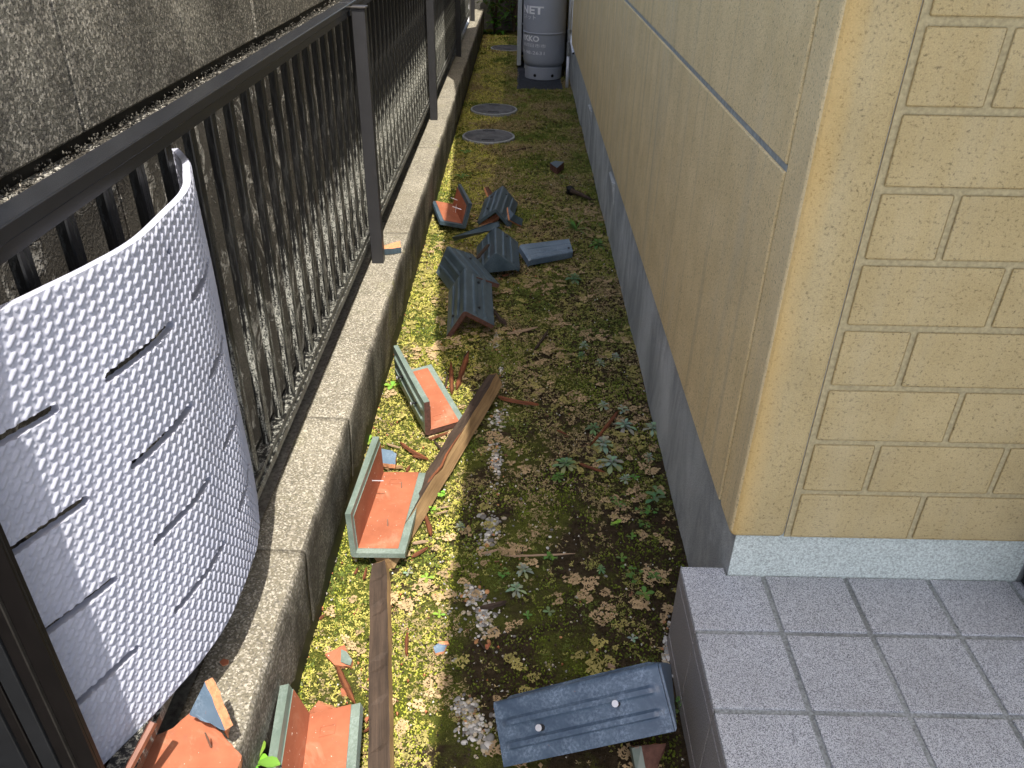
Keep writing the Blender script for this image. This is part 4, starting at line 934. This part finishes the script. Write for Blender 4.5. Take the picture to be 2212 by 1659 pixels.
def keep(x, y_):
    k_ = np.ones(len(x), bool)
    for a, c, r_ in EXCL: k_ &= np.hypot(x - a, y_ - c) > r_
    k_ &= ~((x > -.02) & (x < .37) & (y_ > 7.02) & (y_ < 8.3)); k_ &= ~((x > .345) & (y_ < 1.21)); return k_
# fine matted sprigs everywhere, then individual larger fronds near the camera
def sprig_template(seed):
    r_ = random.Random(seed); V, Fc = [], []
    for k in range(4):
        a_ = r_.uniform(0, 6.28) if k else 0; i = len(V); ln = r_.uniform(.6, 1); wd = r_.uniform(.12, .22); ca, sa = math.cos(a_), math.sin(a_); up = r_.uniform(.0, .7)
        for u, v_, z in ((0, 0, 0), (wd, ln * .5, up * .6), (-wd, ln * .55, up * .5), (wd * 1.3, ln * .95, up), (-wd * .5, ln, up * .9)):
            V.append((u * ca - v_ * sa, u * sa + v_ * ca, z))
        Fc.extend([(i, i + 1, i + 2), (i + 1, i + 3, i + 4), (i + 1, i + 4, i + 2)])
    return np.array(V), np.array(Fc)
SPR = [sprig_template(50 + k) for k in range(6)]
tan = np.array([.34, .27, .135]); ygr = np.array([.27, .265, .075]); grn = np.array([.13, .17, .035]); red = np.array([.22, .11, .07])
def colours(x, y_, n, t0):
    tone = nz2(x, y_, 3.2, 8.0) * .9 + .5 * nz2(x, y_, 12, 2.0) + rng.normal(0, .2, n) + t0 + .12
    c = np.where((tone < 0)[:, None], tan, ygr); c = np.where((tone > .42)[:, None], grn, c)
    lit = x < -.13; c = np.where((lit & (tone > -.1) & (tone < .42))[:, None], np.array([.50, .46, .12]), c)  # sunlit strip: yellower growth, its colour also raised for the sunlight
    c = np.where((rng.random(n) < .02)[:, None], red, c); return c * rng.uniform(.68, 1.2, (n, 1))
n = 120000
y_ = 0.5 + 9.4 * rng.random(n) ** 1.45; x = rng.uniform(-.445, .445, n); k_ = keep(x, y_); x, y_ = x[k_], y_[k_]
dens = .50 + 1.1 * nz2(x, y_, 9, 1.0) + .8 * nz2(x, y_, 26, 5.0) + np.clip((y_ - 1.5) * .8, -.45, .9) + np.where(x < -.14, .55, -.05) - np.where((x > -.10) & (y_ < 2.1), .26, 0)
m = rng.random(len(x)) < np.clip(dens, 0.02, 1); x, y_ = x[m], y_[m]; n = len(x)
size = rng.uniform(.0038, .0085, n) * (1 + np.clip(y_ - 2, 0, 7) * .28)
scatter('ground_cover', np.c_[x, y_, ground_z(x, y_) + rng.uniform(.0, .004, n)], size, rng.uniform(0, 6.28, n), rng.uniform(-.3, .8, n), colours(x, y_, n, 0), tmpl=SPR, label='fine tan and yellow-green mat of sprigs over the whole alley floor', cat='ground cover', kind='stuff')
# larger lobed fronds, gathered in loose groups
n = 5200; y_ = .55 + 3.6 * rng.random(n) ** 1.3; x = rng.uniform(-.44, .44, n); k_ = keep(x, y_) ; x, y_ = x[k_], y_[k_]
cl = nz2(x, y_, 7, 20.0) + .6 * nz2(x, y_, 17, 21.0); m = cl + rng.normal(0, .2, len(x)) > .36 - np.clip(y_ - 1.8, 0, 1) * .18; x, y_, cl = x[m], y_[m], cl[m]; n = len(x)
fc = np.where((nz2(x, y_, 4, 30.0) + rng.normal(0, .2, n) < .1)[:, None], np.array([.43, .315, .175]), np.array([.34, .30, .10])); fc = np.where((x < -.13)[:, None], fc * 1.1, fc) * rng.uniform(.75, 1.15, (n, 1))  # frond colour brightened where the sunlit strip runs
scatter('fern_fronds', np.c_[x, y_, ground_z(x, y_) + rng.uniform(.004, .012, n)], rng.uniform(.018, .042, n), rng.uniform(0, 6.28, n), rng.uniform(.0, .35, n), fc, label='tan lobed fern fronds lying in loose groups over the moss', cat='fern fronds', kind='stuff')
# moss tufts
n = 90000; y_ = 0.5 + 8.5 * rng.random(n) ** 2.0; x = rng.uniform(-.445, .445, n); k_ = keep(x, y_); x, y_ = x[k_], y_[k_]
ms = nz2(x, y_, 6, 3.3) + .5 * nz2(x, y_, 22, 6.0) + np.where(x < -.1, .12, -.06); m = ms + rng.normal(0, .12, len(x)) > .02; x, y_, ms = x[m], y_[m], ms[m]; n = len(x)
mc = np.where((x < -.12)[:, None], np.array([.30, .33, .06]), np.array([1., 1., 1.])) * 0 + np.where((ms > .25)[:, None], np.array([.16, .21, .025]), np.array([.10, .115, .022])) * rng.uniform(.55, 1.35, (n, 1)); mc = np.where((x < -.13)[:, None], mc * np.array([2.1, 1.7, 1.9]), mc)  # moss in the sunlit strip: sunlight put into its colour
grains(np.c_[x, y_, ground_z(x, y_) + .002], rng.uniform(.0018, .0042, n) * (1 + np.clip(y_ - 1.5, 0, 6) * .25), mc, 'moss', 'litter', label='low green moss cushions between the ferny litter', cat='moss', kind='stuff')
# bright crumbs and dark soil clods
n = 9000; y_ = .5 + 6 * rng.random(n) ** 1.7; x = rng.uniform(-.44, .44, n); k_ = keep(x, y_); x, y_ = x[k_], y_[k_]; n = len(x)
cc = np.where(rng.random((n, 1)) < .16, np.array([[.62, .60, .54]]), rng.uniform(.02, .10, (n, 1)) * np.array([[1, .75, .55]]))
grains(np.c_[x, y_, ground_z(x, y_) + .003], rng.uniform(.0012, .0042, n), cc, 'soil_crumbs', 'pebble', label='dark soil crumbs and pale grit scattered over the ground', cat='soil crumbs', kind='stuff')
# pebbles: the exposed gravel patches of the drip line
def ico(sub):
    bm = bmesh.new(); bmesh.ops.create_icosphere(bm, subdivisions=sub, radius=1); v = np.array([tuple(q.co) for q in bm.verts]); f = np.array([[q.index for q in fa.verts] for fa in bm.faces]); bm.free(); return v, f
iv_, if_ = ico(2)
patches = [(1073, 735, 12, 22, 45), (1083, 800, 8, 14, 18), (1080, 828, 11, 9, 14), (1077, 905, 17, 32, 70), (1072, 1000, 17, 45, 95), (1060, 1135, 21, 36, 60), (1050, 1165, 16, 14, 16), (1022, 1285, 22, 22, 70), (1046, 1330, 24, 42, 95), (1000, 1525, 30, 20, 60), (1025, 1570, 34, 38, 100), (1050, 1615, 14, 25, 18), (1443, 1400, 12, 60, 70), (1066, 668, 10, 10, 14), (1062, 455, 8, 7, 8), (1107, 248, 8, 4, 7), (1106, 358, 8, 4, 7), (1104, 238, 8, 4, 7), (1100, 415, 8, 4, 7), (1110, 205, 9, 4, 8), (985, 1230, 60, 200, 40), (1150, 1250, 160, 260, 60)]
VV, FFF, CC = [], [], []; base = 0
for (px_, py_, rx, ry, cnt) in patches:
    for _ in range(cnt if rx > 50 else int(cnt * 1.9)):
        a_ = rng.uniform(0, 6.28); rr = math.sqrt(rng.random()) if rx > 50 else abs(rng.normal(0, .62)); p = at(px_ + rx * rr * math.cos(a_), py_ + ry * rr * math.sin(a_), 2, .004)
        sparse = cnt in (40, 60) and rx > 50
        sz = rng.uniform(.0016, .0058) if not sparse else rng.uniform(.0015, .0045)
        if py_ in (1135, 1615) and rng.random() < .3: sz *= 1.7
        sc = np.array([sz * rng.uniform(.8, 1.4), sz * rng.uniform(.7, 1.1), sz * rng.uniform(.4, .65)])
        v = iv_ * sc * (1 + .16 * np.sin(iv_ @ rng.normal(0, 2.4, 3))[:, None]); an = rng.uniform(0, 6.28); c_, s_ = math.cos(an), math.sin(an)
        v = np.c_[v[:, 0] * c_ - v[:, 1] * s_, v[:, 0] * s_ + v[:, 1] * c_, v[:, 2]] + np.array([p.x, p.y, gz(p.x, p.y) + sz * .25 + rng.uniform(0, .0012)])
        q = rng.random(); colr = (.55, .54, .51) if q < .24 else (.27, .27, .255) if q < .56 else (.40, .35, .26) if q < .82 else (.17, .16, .15) if q < .94 else (.42, .22, .10)
        VV.append(v); FFF.append(if_ + base); base += len(v); CC.append(np.tile(np.array(colr) * rng.uniform(.8, 1.15), (len(v), 1)))
npmesh('pebbles', np.concatenate(VV), np.concatenate(FFF), 'pebble', cols=np.concatenate(CC), smooth=True, label='white and grey pebbles showing in patches down the middle of the alley', cat='pebbles', kind='stuff')

# ================================================================== WEEDS
def leaf(V, Fc, C_, org, yaw, pitch, ln, wd, col, droop=.5, tipw=.6, n_=5):
    i0 = len(V); c_, s_ = math.cos(yaw), math.sin(yaw); px_, pz = 0.0, 0.0; pt = pitch
    for k in range(n_ + 1):
        t_ = k / n_; wv = wd * .5 * math.sin(math.pi * min(1, (t_ * .86 + .07)) ** (1 / tipw if tipw < 1 else 1)) if k not in (0,) else wd * .10
        if k == n_: wv = wd * .06
        for s2, up in ((-1, .25), (0, 0), (1, .25)):
            lx, ly, lz = s2 * wv, px_, pz + abs(s2) * wv * up
            V.append((org[0] + lx * c_ - ly * s_, org[1] + lx * s_ + ly * c_, org[2] + lz)); q = 1.12 if s2 == 0 else 1.0; C_.append(tuple(v * q for v in col))
        px_ += ln / n_ * math.cos(pt); pz += ln / n_ * math.sin(pt); pt -= droop / n_
    for k in range(n_):
        a_ = i0 + k * 3
        Fc.append((a_, a_ + 1, a_ + 4, a_ + 3)); Fc.append((a_ + 1, a_ + 2, a_ + 5, a_ + 4))
GREY = (.27, .34, .24); GREEN = (.115, .225, .055); BLUEG = (.14, .24, .11); LIME = (.24, .42, .06); DKG = (.06, .13, .05); YEL = (.36, .34, .12)
def weed(px_, py_, kind, rad, col, label, z=.006, seed=None):
    r_ = random.Random(seed or int(px_ * 13 + py_)); o = at(px_, py_, 2, z); V, Fc, C_ = [], [], []; o = Vector((0, 0, 0)); P = at(px_, py_, 2, z)
    jc = lambda: tuple(v * r_.uniform(.8, 1.2) for v in col)
    if kind == 'rosette':
        for tier, (nn, sc, pt) in enumerate(((7, 1.0, .18), (6, .72, .65), (4, .45, 1.0))):
            for k in range(nn):
                cc_ = jc() if not (tier == 0 and r_.random() < .2) else (.30, .33, .16)
                leaf(V, Fc, C_, (0, 0, .004 + .006 * tier), 6.283 * k / nn + r_.uniform(-.3, .3) + tier * .5, pt * r_.uniform(.7, 1.3), rad * sc * r_.uniform(.75, 1.15), rad * .34 * sc ** .5, cc_, droop=.9, tipw=.55)
    elif kind == 'clover':
        for k in range(max(5, int(rad * 380))):
            a_ = r_.uniform(0, 6.28); rr = rad * r_.uniform(.1, 1); sx_, sy_, sz_ = rr * math.cos(a_), rr * math.sin(a_), r_.uniform(.008, .022); cc_ = jc()
            leaf(V, Fc, C_, (0, 0, 0), a_ - 1.57, .8, math.hypot(rr, sz_), .0012, tuple(v * .7 for v in cc_), droop=.9, n_=3)
            ls = r_.uniform(.0045, .0075); y0 = r_.uniform(0, 2)
            for q in range(3): leaf(V, Fc, C_, (sx_, sy_, sz_), y0 + q * 2.094, r_.uniform(-.1, .35), ls, ls * .95, cc_, droop=.3, tipw=1.0, n_=3)
    elif kind == 'sprout':
        for k in range(4): leaf(V, Fc, C_, (0, 0, .003), 1.57 * k + r_.uniform(-.25, .25), .45, rad * r_.uniform(.75, 1.1), rad * .48, jc(), droop=.6, tipw=.7)
    elif kind == 'stem':
        hgt = rad * 1.5; lean = r_.uniform(-.2, .2)
        for k in range(9):
            t_ = k / 9; leaf(V, Fc, C_, (lean * hgt * t_, -.05 * t_, .006 + hgt * t_), 2.4 * k + r_.uniform(-.3, .3), .35, rad * .62 * (1.1 - .45 * t_), rad * .25, jc(), droop=.7, tipw=.6)
        leaf(V, Fc, C_, (0, 0, 0), 1.57, 1.4, hgt, .003, tuple(v * .8 for v in col), droop=.1, n_=3)
    elif kind == 'grass':
        for k in range(15): leaf(V, Fc, C_, (r_.uniform(-.006, .006), r_.uniform(-.006, .006), 0), r_.uniform(0, 6.28), r_.uniform(.5, 1.25), rad * r_.uniform(.7, 1.25), .0055, jc(), droop=r_.uniform(1.0, 1.9), tipw=1.0, n_=8)
    me_o = npmesh('weed', np.array(V), np.array(Fc), 'plant', cols=np.array(C_), label=label, cat='weed', smooth=True); me_o.location = P; return me_o
W = [
 (1302, 963, 'rosette', .046, GREY, 'largest grey-green rosette weed left of the house base'),
 (1321, 1005, 'rosette', .046, GREY, 'grey-green rosette just below the largest one'),
 (1222, 1008, 'rosette', .040, BLUEG, 'blue-green leafy weed in the middle of the shade'),
 (1205, 1036, 'rosette', .028, GREEN, 'yellow-green weed touching the blue-green one'),
 (1349, 924, 'rosette', .040, GREY, 'grey rosette above the red-brown stick'),
 (1409, 929, 'rosette', .033, GREY, 'grey rosette against the house base'),
 (1281, 929, 'rosette', .028, BLUEG, 'small blue-green rosette left of the stick'),
 (1345, 893, 'stem', .035, GREY, 'thin grey upright weed behind the stick'),
 (1302, 880, 'rosette', .024, GREY, 'little grey weed behind the small rosette'),
 (1401, 992, 'rosette', .020, GREY, 'small silvery weed near the base wall'),
 (1351, 1039, 'rosette', .019, GREY, 'tiny silvery rosette right of the big rosettes'),
 (1370, 1034, 'sprout', .018, GREEN, 'small green sprout beside the tiny silvery rosette'),
 (1412, 1085, 'stem', .052, BLUEG, 'tall leafy green weed near the porch back corner'),
 (1396, 1110, 'clover', .030, GREEN, 'green clover at the foot of the tall leafy weed'),
 (1336, 1093, 'clover', .024, GREEN, 'clover clump left of the tall leafy weed'),
 (1331, 1139, 'clover', .015, LIME, 'small bright clover below the clover clump'),
 (1390, 1142, 'clover', .017, GREEN, 'small clover under the tall leafy weed'),
 (1365, 1162, 'sprout', .016, GREEN, 'small green sprout above the porch corner'),
 (1193, 1209, 'clover', .026, GREEN, 'clover on the long tan splinter'),
 (1131, 1236, 'rosette', .025, GREY, 'grey rosette right of the near pebbles'),
 (1115, 1277, 'rosette', .025, GREY, 'grey rosette with a white stone beside it'),
 (1089, 1245, 'clover', .020, GREEN, 'clover beside the grey rosettes near the pebbles'),
 (1342, 1208, 'sprout', .018, GREEN, 'green sprout in the bare dark soil'),
 (1297, 1234, 'rosette', .014, BLUEG, 'tiny blue-green weed in the brown fronds'),
 (1409, 1246, 'stem', .028, GREEN, 'upright green sprout nearest the porch edge'),
 (1366, 1248, 'clover', .030, GREEN, 'widest clover patch left of the porch'),
 (1392, 1286, 'sprout', .026, GREEN, 'four-leaved sprout below the clover patch'),
 (1186, 1324, 'sprout', .018, BLUEG, 'bluish sprout alone among the brown fronds'),
 (1139, 1332, 'sprout', .014, GREEN, 'tiny sprout left of the bluish one'),
 (1367, 1382, 'sprout', .014, GREY, 'pale sprout left of the porch riser'),
 (1462, 1529, 'clover', .016, GREEN, 'clover squeezed between the blue tile and the porch'),
 (922, 1250, 'sprout', .020, LIME, 'bright lime sprout in sun right of the timber head'),
 (882, 1240, 'sprout', .015, GREY, 'pale sprout in sun below the whole tile'),
 (950, 1330, 'sprout', .016, LIME, 'lime sprout near the shadow edge'),
 (957, 1075, 'clover', .016, LIME, 'bright clover in sun right of the diagonal timber'),
 (937, 1112, 'clover', .018, LIME, 'lime clover below the pale stalks'),
 (995, 1141, 'rosette', .016, GREY, 'silvery rosette left of the pebbles in shade'),
 (796, 955, 'sprout', .030, LIME, 'bright leaves growing from the foot of the low wall'),
 (847, 836, 'sprout', .034, LIME, 'lime leaves beside the grooved green tile'),
 (1244, 499, 'grass', .100, GREEN, 'spidery tuft of long grass blades right of the heap'),
 (1291, 531, 'rosette', .050, GREEN, 'broad-leaved weed near the grass tuft'),
 (1239, 605, 'rosette', .046, BLUEG, 'flat green rosette alone on the tan moss'),
 (1294, 490, 'clover', .030, GREEN, 'low weed above the broad-leaved one'),
 (1209, 552, 'sprout', .026, GREEN, 'small weed in front of the flat blue tile'),
 (1261, 750, 'rosette', .026, GREY, 'grey weed farthest up the middle shade'),
 (1255, 772, 'rosette', .024, BLUEG, 'green weed just below the farthest grey one'),
 (1296, 788, 'rosette', .024, GREY, 'grey weed between two others near the base'),
 (1330, 775, 'rosette', .024, GREY, 'grey weed close to the dark patch on the base'),
 (999, 384, 'sprout', .05, GREEN, 'green weed beyond the upturned tile'),
 (1007, 331, 'sprout', .05, GREEN, 'faint weed before the nearer drain lid'),
 (1212, 385, 'clover', .05, GREEN, 'green weed near the slate wedge'),
]
for a_ in W: weed(*a_)
weed(533, 1655, 'sprout', .05, (.20, .42, .05), 'big bright round-leaved plant at the bottom edge', z=.12)
weed(553, 1650, 'sprout', .045, (.20, .42, .05), 'round-leaved plant squeezed between low wall and broken tile', z=.13)
# shrubs at the far end
def shrub(name, loc, n_, spread, hgt, ls, label, seed, cat='shrub'):
    r_ = random.Random(seed); root = empty(name, loc, label=label, cat=cat); V, Fc, C_ = [], [], []
    bm = bmesh.new()
    for k in range(5):
        e_ = Vector((r_.uniform(-spread, spread) * .6, r_.uniform(-spread, spread) * .6, hgt * r_.uniform(.5, 1))); tube(bm, [Vector(loc), Vector(loc) + e_ * .5 + Vector((0, .02, 0)), Vector(loc) + e_], [.012, .008, .003], 6)
    obj('stems', bm, 'bark', root)
    for k in range(n_):
        p = Vector(loc) + Vector((r_.uniform(-spread, spread), r_.uniform(-spread, spread), hgt * r_.random()))
        leaf(V, Fc, C_, p, r_.uniform(0, 6.28), r_.uniform(-.5, .9), ls * r_.uniform(.7, 1.2), ls * .55, tuple(v * r_.uniform(.6, 1.5) for v in (.09, .19, .03)), droop=.8)
    npmesh('foliage', np.array(V), np.array(Fc), 'plant', cols=np.array(C_), parent=root, smooth=True)
shrub('shrub', (-.30, 10.1, 0), 160, .14, .9, .11, 'leafy green shrub at the far end of the low wall', 3)
shrub('shrub', (-.08, 10.3, 0), 60, .12, .6, .07, 'dark undergrowth against the far end wall', 5)
bm = bmesh.new(); tube(bm, [(.02, 10.2, 0), (-.02, 10.2, .4), (-.07, 10.15, 1.0), (-.05, 10.1, 1.8)], [.045, .035, .03, .025], 10); tr = obj('tree_trunk', bm, 'bark', label='thin bare tree trunk at the far end of the alley', cat='tree trunk')
